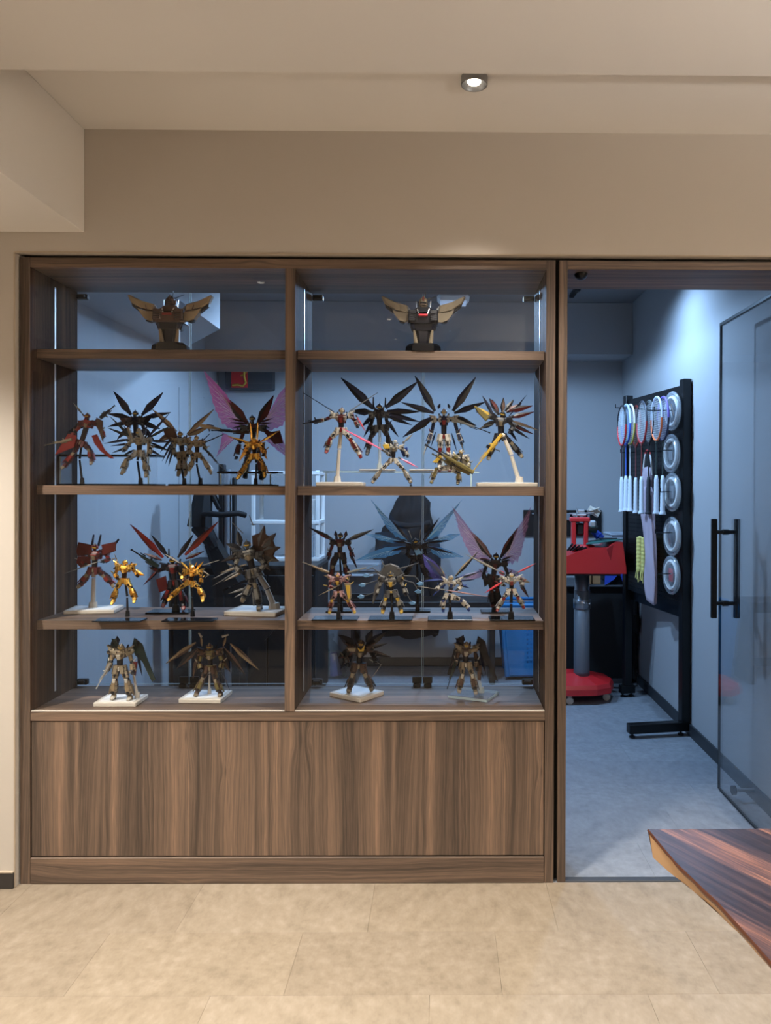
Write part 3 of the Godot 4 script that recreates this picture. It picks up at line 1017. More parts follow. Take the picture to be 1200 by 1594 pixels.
func desk_box() -> void:
	var d := thing("side_cabinet", "tall black cabinet with an open niche behind the red stringing machine", "cabinet", Vector3(1.05, 0, -2.95))
	var o := d.position
	obj("body", sh(o).box(Vector3(1.125, 0.365, -2.96), Vector3(0.49, 0.65, 0.42), 0.003), M.black_soft, d)
	obj("side", sh(o).box(Vector3(1.375, 0.43, -2.96), Vector3(0.02, 0.80, 0.46), 0.003), M.black_soft, d)
	obj("top_board", sh(o).box(Vector3(1.125, 0.699, -2.95), Vector3(0.51, 0.014, 0.46), 0.003), M.dark_grey, d)
	obj("upper_box", sh(o).box(Vector3(1.285, 0.784, -2.95), Vector3(0.18, 0.152, 0.40), 0.003), M.black_soft, d)
	obj("foot_rail", sh(o).box(Vector3(1.10, 0.033, -2.745), Vector3(0.13, 0.012, 0.02), 0.002).box(Vector3(1.125, 0.02, -2.96), Vector3(0.46, 0.04, 0.38), 0.002), M.grey, d)
	var b := thing("carton", "brown cardboard carton in the niche behind the grey column", "box", Vector3(1.06, 0.706, -2.80))
	obj("body", sh(b.position).box(Vector3(1.02, 0.765, -2.84), Vector3(0.09, 0.115, 0.16), 0.002), M.card, b)
	obj("flap", sh(b.position).box(Vector3(1.105, 0.76, -2.85), Vector3(0.06, 0.105, 0.15), 0.002), M.card, b)
	var c := thing("blue_bag", "folded bright blue bag hanging under the right end of the red machine", "bag", Vector3(1.22, 0.706, -2.72))
	obj("panel", sh(c.position).extrude(PackedVector2Array([Vector2(1.155, 0.708), Vector2(1.22, 0.75), Vector2(1.255, 0.80), Vector2(1.285, 0.72), Vector2(1.29, 0.84), Vector2(1.16, 0.84)]), -2.74, -2.715, 0.003), M.blue_cloth, c)
	var tub := thing("storage_tub", "milky plastic storage tub on the black cabinet by the racket stand", "tub", Vector3(1.27, 0.86, -2.80))
	var ts := sh(tub.position)
	for w in [[1.195, 1.39, -2.68, 0], [1.195, 1.39, -2.92, 0], [0, 0, 1.195, 1], [0, 0, 1.385, 1]]:
		if w[3] == 0:
			ts.box(Vector3((w[0] + w[1]) / 2, 0.965, w[2]), Vector3(w[1] - w[0], 0.2, 0.004), 0.001)
		else:
			ts.box(Vector3(w[2], 0.965, -2.80), Vector3(0.004, 0.2, 0.24), 0.001)
	ts.box(Vector3(1.29, 0.864, -2.80), Vector3(0.19, 0.005, 0.24), 0.001)
	obj("walls", ts, M.milky, tub)
	obj("rim", sh(tub.position).box(Vector3(1.29, 1.066, -2.675), Vector3(0.215, 0.012, 0.012), 0.003).box(Vector3(1.29, 1.066, -2.925), Vector3(0.215, 0.012, 0.012), 0.003).box(Vector3(1.19, 1.066, -2.80), Vector3(0.012, 0.012, 0.26), 0.003).box(Vector3(1.392, 1.066, -2.80), Vector3(0.012, 0.012, 0.26), 0.003), M.milky, tub)
	obj("grip_slot", sh(tub.position).box(Vector3(1.30, 1.035, -2.6765), Vector3(0.06, 0.012, 0.003), 0.001).box(Vector3(1.32, 0.995, -2.6765), Vector3(0.07, 0.022, 0.002), 0.0008), M.dark_grey, tub)
	obj("blue_cap", sh(tub.position).box(Vector3(1.33, 1.085, -2.86), Vector3(0.035, 0.04, 0.03), 0.008).tube([Vector3(1.335, 1.10, -2.86), Vector3(1.34, 1.135, -2.86)], 0.007, 8), M.blue_cloth, tub)
	var cb := thing("cable", "black cable drooping from the right end of the black cabinet", "cable", Vector3(1.39, 0.4, -2.7))
	obj("plug", sh(cb.position).box(Vector3(1.372, 0.44, -2.70), Vector3(0.04, 0.13, 0.06), 0.015), M.black_soft, cb)
	obj("cord", sh(cb.position).tube([Vector3(1.375, 0.38, -2.68), Vector3(1.385, 0.30, -2.67), Vector3(1.37, 0.2, -2.69), Vector3(1.385, 0.09, -2.70), Vector3(1.37, 0.01, -2.66), Vector3(1.25, 0.006, -2.62), Vector3(1.15, 0.006, -2.64), Vector3(1.05, 0.006, -2.66)], 0.005, 7), M.black_soft, cb)
	var fr := thing("dark_panel", "black framed panel with small hanging tools on the rear wall behind the red machine", "panel", Vector3(1.0, 1.1, -3.295))
	var po := fr.position
	obj("board", sh(po).box(Vector3(0.94, 1.12, -3.285), Vector3(0.61, 0.2, 0.018), 0.003), M.black, fr)
	obj("tool_row", sh(po).tube([Vector3(0.7, 1.19, -3.262), Vector3(1.16, 1.19, -3.262)], 0.006, 8).box(Vector3(0.98, 1.165, -3.262), Vector3(0.03, 0.05, 0.014), 0.004).box(Vector3(1.03, 1.16, -3.262), Vector3(0.02, 0.06, 0.014), 0.004).box(Vector3(1.085, 1.13, -3.262), Vector3(0.03, 0.1, 0.014), 0.004).box(Vector3(1.14, 1.15, -3.262), Vector3(0.018, 0.07, 0.014), 0.004), M.grey, fr)

# racket: head up, its grip hanging down; origin at the top of the head
func racket(label: String, xf: Transform3D, frame: Color, frame2: Color, shaft: Color, strings: Color, grip: Color) -> void:
	var t := thing("racket", label, "racket", Vector3.ZERO, 0.0, "badminton rackets on the stand")
	t.transform = xf
	var fr := sh()
	var pts := []
	var n := 28
	for i in n:
		var a := TAU * i / n
		pts.append(Vector3(0.098 * sin(a), -0.125 + 0.125 * cos(a), 0))
	fr.col = frame.srgb_to_linear()
	fr.tube(pts.slice(0, 8), 0.0062, 8)
	fr.tube(pts.slice(21, 28) + [pts[0]], 0.0062, 8)
	fr.col = frame2.srgb_to_linear()
	fr.tube(pts.slice(7, 15), 0.0062, 8)
	fr.tube(pts.slice(14, 22), 0.0062, 8)
	obj("frame", fr, M.plastic, t)
	var ss := sh()
	for i in range(-7, 8):
		var x := i * 0.0125
		var h := 0.125 * sqrt(maxf(0.0, 1.0 - pow(x / 0.098, 2)))
		ss.box(Vector3(x, -0.125, 0), Vector3(0.0012, h * 2, 0.0012), 0.0)
	for i in range(-9, 10):
		var y := i * 0.0128
		var w := 0.098 * sqrt(maxf(0.0, 1.0 - pow(y / 0.125, 2)))
		ss.box(Vector3(0, -0.125 + y, 0), Vector3(w * 2, 0.0014, 0.0012), 0.0)
	obj("string_bed", ss, mat(strings, 0.5), t)
	var sf := sh()
	sf.col = shaft.srgb_to_linear()
	sf.tube([Vector3(0, -0.248, 0), Vector3(0, -0.47, 0)], 0.0042, 8)
	sf.box(Vector3(0, -0.255, 0), Vector3(0.026, 0.02, 0.011), 0.003)
	obj("shaft", sf, M.plastic, t)
	var gp := sh()
	var prof := [Vector2(0.0, -0.675), Vector2(0.020, -0.674), Vector2(0.020, -0.668)]
	for i in 9:
		prof.append(Vector2(0.0150 - 0.0003 * i, -0.655 + 0.0225 * i))
		prof.append(Vector2(0.0140 - 0.0003 * i, -0.652 + 0.0225 * i))
	prof.append(Vector2(0.008, -0.45))
	prof.append(Vector2(0.0, -0.449))
	gp.lathe(prof, 12)
	obj("grip", gp, mat(grip, 0.7), t)

func racket_stand() -> void:
	var near := Vector3(1.372, 0, -1.625)
	var far := Vector3(1.240, 0, -2.42)
	var dir := (far - near).normalized()
	var out := dir.cross(Vector3.UP).normalized()
	if out.x > 0.0:
		out = -out
	var bx := Basis(dir, Vector3.UP, dir.cross(Vector3.UP))
	var t := thing("racket_stand", "black pegboard rack on feet along the right wall", "rack", near)
	var xf := Transform3D(bx, Vector3.ZERO)   # x along the board, y up
	var w := (far - near).length()
	for x in [0.0, w]:
		var p := obj("post", sh().box(Vector3(x, 1.042, 0), Vector3(0.05, 1.93, 0.05), 0.003, 1, xf), M.black_metal, t)
		var fw := -1.0 if bx.z.x > 0.0 else 1.0
		obj("foot", sh().box(Vector3(x, 0.052, fw * (0.155 if x < 0.1 else 0.0)), Vector3(0.05, 0.052, 0.36 if x < 0.1 else 0.10), 0.003, 1, xf), M.black_metal, p)
		for q in ([0.31, 0.02] if x < 0.1 else [0.03, -0.03]):
			obj("leveller", sh().tube([xf * Vector3(x, 0.028, fw * q), xf * Vector3(x, 0.010, fw * q)], 0.006, 8).tube([xf * Vector3(x, 0.010, fw * q), xf * Vector3(x, 0.001, fw * q)], 0.017, 12), M.black, p)
	var ff := -1.0 if bx.z.x > 0.0 else 1.0
	var pb := sh()
	# perforated board: bars that leave round-ish holes open
	var x0 := 0.027
	var x1 := w - 0.027
	var y0 := 0.72
	var y1 := 1.975
	pb.box(Vector3((x0 + x1) / 2, (y0 + y1) / 2, ff * 0.012), Vector3(x1 - x0, y1 - y0, 0.003), 0.0, 1, xf)
	obj("pegboard", pb, M.black_metal, t)
	var holes := sh()
	for i in 30:
		for j in 47:
			holes.box(Vector3(x0 + 0.02 + i * (x1 - x0 - 0.04) / 29.0, y0 + 0.03 + j * (y1 - y0 - 0.06) / 46.0, ff * 0.0142), Vector3(0.007, 0.007, 0.0006), 0.0, 1, xf)
	var hs := obj("hole_row", holes, M.gap, t)
	hs.set_meta("kind", "stuff")
	obj("rear_panel", sh().box(Vector3(w / 2, 1.30, -ff * 0.018), Vector3(w, 1.3, 0.004), 0.0, 1, xf), M.black_metal, t)
	var hooks := [[0.655, 1.913, 0.150], [0.640, 1.623, 0.120], [0.040, 1.835, 0.170], [0.040, 1.610, 0.120], [0.060, 1.374, 0.120], [0.040, 1.142, 0.160], [0.054, 0.907, 0.140], [0.261, 1.613, 0.140], [0.296, 1.868, 0.150], [0.170, 1.848, 0.150]]
	for h in hooks:
		var a: Vector3 = xf * Vector3(h[0], h[1], ff * 0.013)
		var b: Vector3 = xf * Vector3(h[0], h[1] - 0.003, ff * h[2])
		obj("hook", sh().tube([a, b], 0.0032, 6).tube([b - Vector3(0, 0.002, 0), b + Vector3(0, 0.022, 0)], 0.0032, 6), M.black_metal, t)
	# rackets hang in a row, their faces along the board
	var face := Basis(dir, Vector3.UP, dir.cross(Vector3.UP))
	var specs := [
		["racket with a dark and red frame and white grip, leftmost on the stand", Vector3(1.1428, 1.914, -2.1813), [c8(40, 40, 46), c8(190, 40, 44), c8(60, 40, 48), c8(222, 226, 230), c8(205, 212, 220)], -0.13],
		["racket with a bright blue frame and pale strings at the left of the stand", Vector3(1.1656, 1.9206, -2.1658), [c8(190, 215, 235), c8(40, 88, 190), c8(70, 105, 190), c8(170, 200, 235), c8(205, 212, 220)], -0.13],
		["racket with a white and yellow frame, third from the left", Vector3(1.1884, 1.9191, -2.1506), [c8(225, 225, 220), c8(200, 190, 90), c8(205, 205, 205), c8(222, 226, 230), c8(205, 212, 220)], -0.13],
		["racket with a dark red frame, half hidden behind the white and yellow one", Vector3(1.2183, 1.9082, -2.1236), [c8(120, 44, 36), c8(150, 50, 40), c8(110, 60, 60), c8(200, 170, 165), c8(200, 205, 212)], -0.13],
		["racket with a red lower frame and large white string bed in the middle", Vector3(1.1984, 1.9123, -1.9073), [c8(70, 70, 78), c8(170, 52, 50), c8(120, 50, 48), c8(222, 226, 230), c8(205, 212, 220)], -0.13],
		["racket with a black frame right of the middle one", Vector3(1.2303, 1.9118, -1.8678), [c8(90, 96, 96), c8(30, 32, 36), c8(40, 40, 44), c8(205, 210, 216), c8(30, 30, 34)], -0.13],
		["racket with a black frame and orange marks near the throat", Vector3(1.2347, 1.9173, -1.7191), [c8(200, 210, 225), c8(232, 120, 70), c8(48, 60, 56), c8(222, 226, 230), c8(205, 212, 220)], -0.13],
		["racket with a violet tinted frame next to the topmost string pack", Vector3(1.2644, 1.9144, -1.6932), [c8(120, 100, 190), c8(40, 44, 70), c8(60, 70, 68), c8(200, 205, 225), c8(205, 212, 220)], -0.13],
	]
	for s in specs:
		racket(s[0], Transform3D(face * Basis(Vector3.UP, s[3]), s[1]), s[2][0], s[2][1], s[2][2], s[2][3], s[2][4])
	# covered racket and the long cloth sleeve
	var rc := thing("racket_cover", "pink grey cloth bag over a racket head in the second row of the stand", "bag", near + xf * Vector3(0.365, 1.44, ff * 0.06))
	obj("bag", sh().lathe([Vector2(0.0, -0.09), Vector2(0.03, -0.085), Vector2(0.062, -0.03), Vector2(0.066, 0.02), Vector2(0.05, 0.075), Vector2(0.0, 0.085)], 14, Transform3D(face, Vector3.ZERO), 1.0, 0.4), M.pink_cloth, rc)
	obj("frame_hoop", sh().tube(range(9).map(func(i): return face * Vector3(0.06 * cos(PI * i / 8.0), 0.03 + 0.155 * sin(PI * i / 8.0), 0)), 0.0058, 8), M.white, rc)
	obj("red_tip", sh().tube(range(4).map(func(i): return face * Vector3(0.0612 * cos(PI * (i + 2.6) / 8.0), 0.03 + 0.156 * sin(PI * (i + 2.6) / 8.0), 0)), 0.0068, 8), M.red, rc)
	var sl := thing("cloth_sleeve", "long pale pink grey cloth sleeve hanging below the rackets", "cloth", near + xf * Vector3(0.30, 0.8, ff * 0.075))
	var cs := sh()
	var rows := 26
	var ring := []
	for r in rows + 1:
		var f := float(r) / rows
		var wd := 0.052 + 0.03 * sin(PI * pow(f, 0.7)) + 0.012 * sin(f * 9.0)
		var lst := []
		for k in 24:
			var a := TAU * k / 24.0
			var fold := 1.0 + 0.13 * sin(a * 5.0 + f * 3.0) + 0.05 * sin(f * 17.0 + a * 2.0)
			lst.append(face * Vector3(wd * cos(a) * fold + 0.07 * (0.55 - f) + 0.012 * sin(f * 8.0), 0.60 - f * 0.68 + 0.02 * cos(a) * f, 0.020 * sin(a) * fold))
		ring.append(lst)
	cs.soft()
	for r in rows:
		for k in 24:
			var m := (k + 1) % 24
			if face.determinant() > 0:
				cs.quad(ring[r][m], ring[r][k], ring[r + 1][k], ring[r + 1][m])
	for k in range(1, 23):
		cs.tri(ring[rows][0], ring[rows][k + 1], ring[rows][k])
		cs.tri(ring[0][0], ring[0][k], ring[0][k + 1])
	obj("sleeve", cs, M.pink_cloth, sl)
	# yellow grip bundles
	for i in 2:
		var gx: float = [0.475, 0.405][i]
		var g := thing("grip_bundle", ["pale yellow towel grip bundle with fringe, the one farther from the near post", "pale yellow towel grip bundle next to the cloth sleeve"][i], "grip", near + xf * Vector3(gx, 1.10, ff * 0.06), 0.0, "yellow towel grips on the stand")
		var gb := sh()
		var pr := [Vector2(0.0, -0.225)]
		for k in 18:
			pr.append(Vector2(0.0205 + 0.0016 * (k % 2), -0.22 + 0.012 * k))
		pr.append(Vector2(0.0, -0.005))
		gb.lathe(pr, 12, Transform3D.IDENTITY, 1.0, 1.0, false)
		obj("roll", gb, M.yellow, g)
		var fg := sh()
		for k in 9:
			var a := TAU * k / 9.0
			fg.tube([Vector3(0.015 * cos(a), -0.21, 0.015 * sin(a)), Vector3(0.024 * cos(a + 0.3), -0.235, 0.024 * sin(a)), Vector3(0.026 * cos(a), -0.255 - 0.012 * (k % 4), 0.02 * sin(a))], 0.0035, 5)
		obj("fringe", fg, M.yellow, g)
	# five clear packs of coiled string
	var packs := [[0.064, 1.832, 0.050], [0.073, 1.591, 0.050], [0.059, 1.370, 0.050], [0.057, 1.118, 0.050], [0.063, 0.897, 0.050]]
	var names := ["topmost clear pack of coiled string on the stand, with a patterned card", "second clear pack of coiled string from the top of the stand", "middle clear pack of coiled string on the stand", "second clear pack of coiled string from the bottom of the stand", "lowest clear pack of coiled string on the stand"]
	for i in 5:
		var r := thing("string_pack", names[i], "string pack", near + xf * Vector3(packs[i][0], packs[i][1], ff * packs[i][2]), 0.0, "clear packs of coiled string")
		var ring2 := []
		for k in 28:
			ring2.append(face * Vector3(0.072 * cos(TAU * k / 28.0), 0.078 * sin(TAU * k / 28.0), 0))
		obj("coil", sh().tube(ring2, 0.0115, 10, true), M.white, r)
		var sw := sh()
		for q in [-0.006, 0.006]:
			var rr := []
			for k in 24:
				rr.append(face * Vector3(0.092 * cos(TAU * k / 24.0), 0.092 * sin(TAU * k / 24.0) * 1.14, q))
			sw.tube(rr, 0.004, 6, true)
		obj("pack_rim", sw, M.film, r)
		obj("blister", sh().lathe([Vector2(0.0, -0.014), Vector2(0.098, -0.009), Vector2(0.102, 0.0), Vector2(0.098, 0.009), Vector2(0.0, 0.014)], 24, Transform3D(face * Basis(Vector3.RIGHT, PI / 2), Vector3.ZERO), 1.0, 1.12), M.film, r)
		if i == 0:
			for k in 3:
				obj("card", sh().box(face * Vector3(-0.02 + 0.022 * k, -0.005, 0.004), Vector3.ONE * 0.0001, 0.0).box(Vector3(-0.022 + 0.022 * k, -0.004, ff * 0.008), Vector3(0.009, 0.075, 0.003), 0.001, 1, Transform3D(face * Basis(Vector3.BACK, -0.45), Vector3.ZERO)), [M.card, M.white, M.dark_grey][k], r)
		else:
			obj("card", sh().box(Vector3(0, 0, ff * 0.003), Vector3(0.05, 0.075, 0.003), 0.001, 1, Transform3D(face, Vector3.ZERO)), [M.grey, M.grey, M.dark_grey, M.red][i - 1], r)
	desk_box()

func back_things() -> void:
	# black low storage along the left, seen through the cabinet
	var d := thing("storage_unit", "long black storage unit standing in the hobby room behind the cabinet", "cabinet", Vector3(-1.25, 0, -2.45))
	var o := d.position
	obj("body", sh(o).box(Vector3(-1.26, 0.44, -2.50), Vector3(0.91, 0.86, 0.55), 0.004), M.black_soft, d)
	obj("top", sh(o).box(Vector3(-1.26, 0.882, -2.50), Vector3(0.93, 0.022, 0.58), 0.003), M.black, d)
	for i in 3:
		obj("drawer", sh(o).box(Vector3(-1.56 + 0.30 * i, 0.46, -2.218), Vector3(0.29, 0.74, 0.016), 0.003), M.black, d)
	# white shelf rack on it
	var r := thing("shelf_rack", "small white shelf rack with boxes standing on the black storage unit", "shelf", Vector3(-1.06, 0.894, -2.62))
	var ro := r.position
	for x in [-1.27, -0.838]:
		for z in [-2.50, -2.74]:
			obj("upright", sh(ro).box(Vector3(x, 1.2, z), Vector3(0.026, 0.61, 0.02), 0.003), M.white, r)
	for y in [0.905, 1.155, 1.488]:
		obj("rack_shelf", sh(ro).box(Vector3(-1.055, y, -2.62), Vector3(0.46, 0.024, 0.27), 0.003), M.white, r)
	var bx := thing("white_box", "white box on the middle board of the white shelf rack", "box", Vector3(-0.93, 1.168, -2.60))
	obj("carton", sh(bx.position).box(Vector3(-0.935, 1.24, -2.60), Vector3(0.15, 0.14, 0.16), 0.004), M.white, bx)
	obj("round_label", sh(bx.position).tube([Vector3(-0.915, 1.225, -2.521), Vector3(-0.915, 1.225, -2.517)], 0.032, 20), M.card, bx)
	var b2 := thing("grey_box", "pale grey box on the lowest board of the white shelf rack", "box", Vector3(-0.95, 0.917, -2.60))
	obj("carton", sh(b2.position).box(Vector3(-0.95, 0.99, -2.60), Vector3(0.16, 0.145, 0.18), 0.004), M.milky, b2)
	# printer on the bench
	var bn := thing("bench", "long low black bench along the rear wall of the hobby room", "bench", Vector3(-0.19, 0, -2.86))
	var bo := bn.position
	obj("seat", sh(bo).box(Vector3(-0.19, 0.55, -2.86), Vector3(1.18, 0.075, 0.30), 0.004), M.black, bn)
	for x in [-0.62, 0.36]:
		obj("leg", sh(bo).box(Vector3(x, 0.256, -2.86), Vector3(0.04, 0.512, 0.27), 0.004), M.black, bn)
	var pr := thing("printer", "grey and black printer on the left end of the low bench", "printer", Vector3(-0.60, 0.588, -2.86))
	var po := pr.position
	obj("body", sh(po).box(Vector3(-0.60, 0.69, -2.86), Vector3(0.38, 0.20, 0.28), 0.012), M.dark_grey, pr)
	obj("lid", sh(po).box(Vector3(-0.60, 0.825, -2.87), Vector3(0.34, 0.07, 0.25), 0.012), M.grey, pr)
	obj("tray", sh(po).box(Vector3(-0.62, 0.775, -2.71), Vector3(0.28, 0.012, 0.04), 0.003), M.milky, pr)
	obj("panel", sh(po).box(Vector3(-0.60, 0.63, -2.717), Vector3(0.28, 0.035, 0.01), 0.003), M.black, pr)
	# hooded coat on a hook
	var c := thing("coat", "black hooded coat hanging on the rear wall behind the robot figures", "coat", Vector3(-0.20, 1.3, -3.14))
	var co := c.position
	var body := sh(co)
	# height, centre x, half width, half depth
	var sec := [[1.385, -0.235, 0.035, 0.03], [1.35, -0.235, 0.075, 0.06], [1.28, -0.225, 0.125, 0.08], [1.20, -0.235, 0.15, 0.085], [1.13, -0.23, 0.155, 0.085], [1.09, -0.255, 0.19, 0.08], [1.0, -0.275, 0.21, 0.075], [0.88, -0.275, 0.22, 0.075], [0.72, -0.26, 0.225, 0.07], [0.55, -0.25, 0.225, 0.065], [0.40, -0.235, 0.215, 0.06], [0.28, -0.23, 0.21, 0.055]]
	var rings := []
	for i in sec.size():
		for q in 3:
			if i == sec.size() - 1 and q > 0:
				break
			var a: Array = sec[i]
			var b: Array = sec[mini(i + 1, sec.size() - 1)]
			var f := q / 3.0
			var y := lerpf(a[0], b[0], f)
			var lst := []
			for k in 40:
				var t := TAU * k / 40.0
				var fold := 0.07 * sin(t * 7.0 + y * 6.0) + 0.05 * sin(t * 3.0 + y * 15.0) + 0.04 * sin(y * 40.0 + t * 2.0)
				var hw := lerpf(a[2], b[2], f) * (1.0 + fold)
				var hd := lerpf(a[3], b[3], f) * (1.0 + 2.2 * fold)
				lst.append(Vector3(lerpf(a[1], b[1], f) + hw * cos(t), y + (0.03 * sin(t * 3.0) if i >= sec.size() - 2 else 0.0), -3.15 + hd * sin(t)))
			rings.append(lst)
	body.soft()
	for i in rings.size() - 1:
		for k in 40:
			var m := (k + 1) % 40
			body.quad(rings[i][k], rings[i][m], rings[i + 1][m], rings[i + 1][k])
	for k in range(1, 39):
		body.tri(rings[0][0], rings[0][k + 1], rings[0][k])
		body.tri(rings[rings.size() - 1][0], rings[rings.size() - 1][k], rings[rings.size() - 1][k + 1])
	obj("body", body, M.coat, c)
	for sd in [[-0.44, -0.50], [-0.10, 0.0]]:
		var sp := []
		for i in 9:
			var f := i / 8.0
			sp.append(Vector3(lerpf(sd[0], sd[1], f) + 0.012 * sin(f * 9.0), lerpf(1.05, 0.40, f), -3.13 + 0.03 * sin(f * 3.0)))
		obj("sleeve", sh(co).tube(sp, 0.066, 14, false, 0.05), M.coat, c)
	obj("hood_fold", sh(co).tube(range(11).map(func(i): return Vector3(-0.385 + 0.03 * i, 1.13 - 0.025 * sin(PI * i / 10.0), -3.06 + 0.02 * abs(i - 5) / 5.0 - 0.02)), 0.022, 10), M.coat, c)
	obj("hook", sh(co).tube([Vector3(-0.235, 1.40, -3.29), Vector3(-0.235, 1.40, -3.15), Vector3(-0.235, 1.42, -3.14)], 0.008, 8), M.steel, c)
	# blue laundry basket
	var k := thing("laundry_basket", "blue plastic laundry basket with square holes by the rear wall", "basket", Vector3(0.63, 0, -2.98))
	var ko := k.position
	var lat := sh(ko)
	var cx := 0.635
	var cz := -2.98
	var at := func(sx: float, y: float, face_: int) -> Vector3:
		var g := 0.155 + 0.055 * y / 0.56
		var gz := 0.125 + 0.035 * y / 0.56
		match face_:
			0: return Vector3(cx + sx * g, y, cz + gz)
			1: return Vector3(cx + g, y, cz - sx * gz)
			2: return Vector3(cx - sx * g, y, cz - gz)
			_: return Vector3(cx - g, y, cz + sx * gz)
	for fc in 4:
		var nx := 12
		for i in nx + 1:
			var u := -0.86 + 1.72 * i / nx
			var solid: bool = fc == 0 and i < 5
			lat.prism(at.call(u, 0.07, fc), at.call(u, 0.53, fc), 0.046 if solid else 0.0135, 0.006, 0.05 if solid else 0.0145, 0.006, (at.call(0.0, 0.3, fc) - Vector3(cx, 0.3, cz)).normalized(), 0.1)
		for j in 14:
			var y := 0.085 + 0.0335 * j
			lat.prism(at.call(-0.95, y, fc), at.call(0.95, y, fc), 0.0145, 0.006, 0.0145, 0.006, (at.call(0.0, 0.3, fc) - Vector3(cx, 0.3, cz)).normalized(), 0.1)
		lat.prism(at.call(-0.93, 0.075, fc), at.call(0.93, 0.075, fc), 0.075, 0.007, 0.075, 0.007, (at.call(0.0, 0.3, fc) - Vector3(cx, 0.3, cz)).normalized(), 0.1)
		# rounded corner posts
		lat.tube([at.call(0.97, 0.03, fc), at.call(0.97, 0.545, fc)], 0.019, 12)
	obj("lattice", lat, M.blue, k)
	obj("bottom", sh(ko).box(Vector3(cx, 0.032, cz), Vector3(0.30, 0.02, 0.24), 0.009), M.blue, k)
	var rim := sh(ko)
	var rp := []
	for fc in 4:
		rp.append(at.call(-1.0, 0.55, fc) * 1.0)
		rp.append(at.call(0.93, 0.55, fc))
	rim.tube(rp, 0.014, 10, true)
	obj("rim", rim, M.blue, k)
	# plastic bag with contents
	var pb := thing("plastic_bag", "translucent knotted plastic bag with teal and violet things in it", "bag", Vector3(-0.82, 0, -2.95))
	var pv := pb.position
	obj("film", sh(pv).lathe([Vector2(0.0, 0.004), Vector2(0.11, 0.006), Vector2(0.125, 0.05), Vector2(0.115, 0.12), Vector2(0.085, 0.20), Vector2(0.045, 0.255), Vector2(0.02, 0.275), Vector2(0.034, 0.30), Vector2(0.03, 0.318), Vector2(0.0, 0.322)], 18, Transform3D(Basis.IDENTITY, Vector3(-0.82, 0, -2.95)), 1.0, 0.7), M.bag, pb)
	obj("teal_bundle", sh(pv).prism(Vector3(-0.865, 0.02, -2.95), Vector3(-0.845, 0.20, -2.95), 0.08, 0.09, 0.05, 0.05), M.teal, pb)
	obj("violet_bundle", sh(pv).prism(Vector3(-0.77, 0.02, -2.94), Vector3(-0.79, 0.18, -2.94), 0.085, 0.09, 0.05, 0.05), M.violet, pb)
	# exercise bike in the left bay
	var e := thing("exercise_bike", "black exercise bike with a grey upright pole behind the left glass", "exercise bike", Vector3(-1.25, 0, -1.95))
	var eo := e.position
	obj("pole", sh(eo).tube([Vector3(-1.285, 0.03, -1.95), Vector3(-1.292, 1.50, -1.95)], 0.02, 14), M.grey, e)
	obj("sleeve", sh(eo).box(Vector3(-1.325, 1.22, -1.96), Vector3(0.032, 0.62, 0.06), 0.006).box(Vector3(-1.252, 1.2, -1.96), Vector3(0.02, 0.5, 0.05), 0.006), M.black, e)
	obj("handlebar", sh(eo).tube([Vector3(-1.47, 1.22, -1.92), Vector3(-1.39, 1.235, -1.86), Vector3(-1.29, 1.228, -1.84), Vector3(-1.2, 1.238, -1.85), Vector3(-1.165, 1.225, -1.88)], 0.017, 12), M.black_soft, e)
	obj("seat", sh(eo).prism(Vector3(-1.43, 1.40, -1.95), Vector3(-1.45, 1.15, -1.92), 0.085, 0.10, 0.13, 0.14).prism(Vector3(-1.45, 1.17, -1.92), Vector3(-1.36, 1.03, -1.93), 0.11, 0.12, 0.06, 0.08).prism(Vector3(-1.40, 1.38, -1.95), Vector3(-1.335, 1.26, -1.95), 0.03, 0.05, 0.03, 0.05), M.black_soft, e)
	obj("frame", sh(eo).prism(Vector3(-1.38, 1.06, -1.95), Vector3(-1.26, 0.80, -1.95), 0.10, 0.09, 0.16, 0.1).prism(Vector3(-1.33, 0.85, -1.95), Vector3(-1.30, 0.30, -1.95), 0.10, 0.1, 0.06, 0.08), M.black_soft, e)
	obj("flywheel", sh(eo).tube([Vector3(-1.18, 0.62, -1.98), Vector3(-1.18, 0.62, -1.91)], 0.19, 28), M.black, e)
	obj("base", sh(eo).box(Vector3(-1.25, 0.03, -1.95), Vector3(0.6, 0.05, 0.07), 0.01).box(Vector3(-1.53, 0.025, -1.95), Vector3(0.06, 0.05, 0.32), 0.01).box(Vector3(-0.97, 0.025, -1.95), Vector3(0.06, 0.05, 0.32), 0.01).prism(Vector3(-1.20, 0.04, -1.95), Vector3(-1.18, 0.62, -1.945), 0.05, 0.03, 0.05, 0.03), M.black, e)
	# wall sign: a thick dark box with a red panel and a gilded stroke
	var sg := thing("wall_sign", "dark box sign on the rear wall with a red panel and gold stroke", "sign", Vector3(-1.48, 2.23, -3.28))
	var so := sg.position
	obj("case", sh(so).box(Vector3(-1.475, 2.255, -3.24), Vector3(0.36, 0.23, 0.09), 0.004), M.dark_grey, sg)
	obj("red_panel", sh(so).box(Vector3(-1.545, 2.25, -3.192), Vector3(0.125, 0.20, 0.006), 0.001), M.red, sg)
	var st := sh(so)
	st.tube([Vector3(-1.598, 2.168, -3.185), Vector3(-1.555, 2.172, -3.183), Vector3(-1.518, 2.162, -3.183), Vector3(-1.495, 2.185, -3.183), Vector3(-1.508, 2.235, -3.183), Vector3(-1.505, 2.29, -3.183), Vector3(-1.490, 2.34, -3.183)], 0.009, 8)
	st.tube([Vector3(-1.535, 2.24, -3.184), Vector3(-1.505, 2.25, -3.184), Vector3(-1.485, 2.275, -3.184)], 0.005, 7)
	obj("gold_stroke", st, M.gold_leaf, sg)

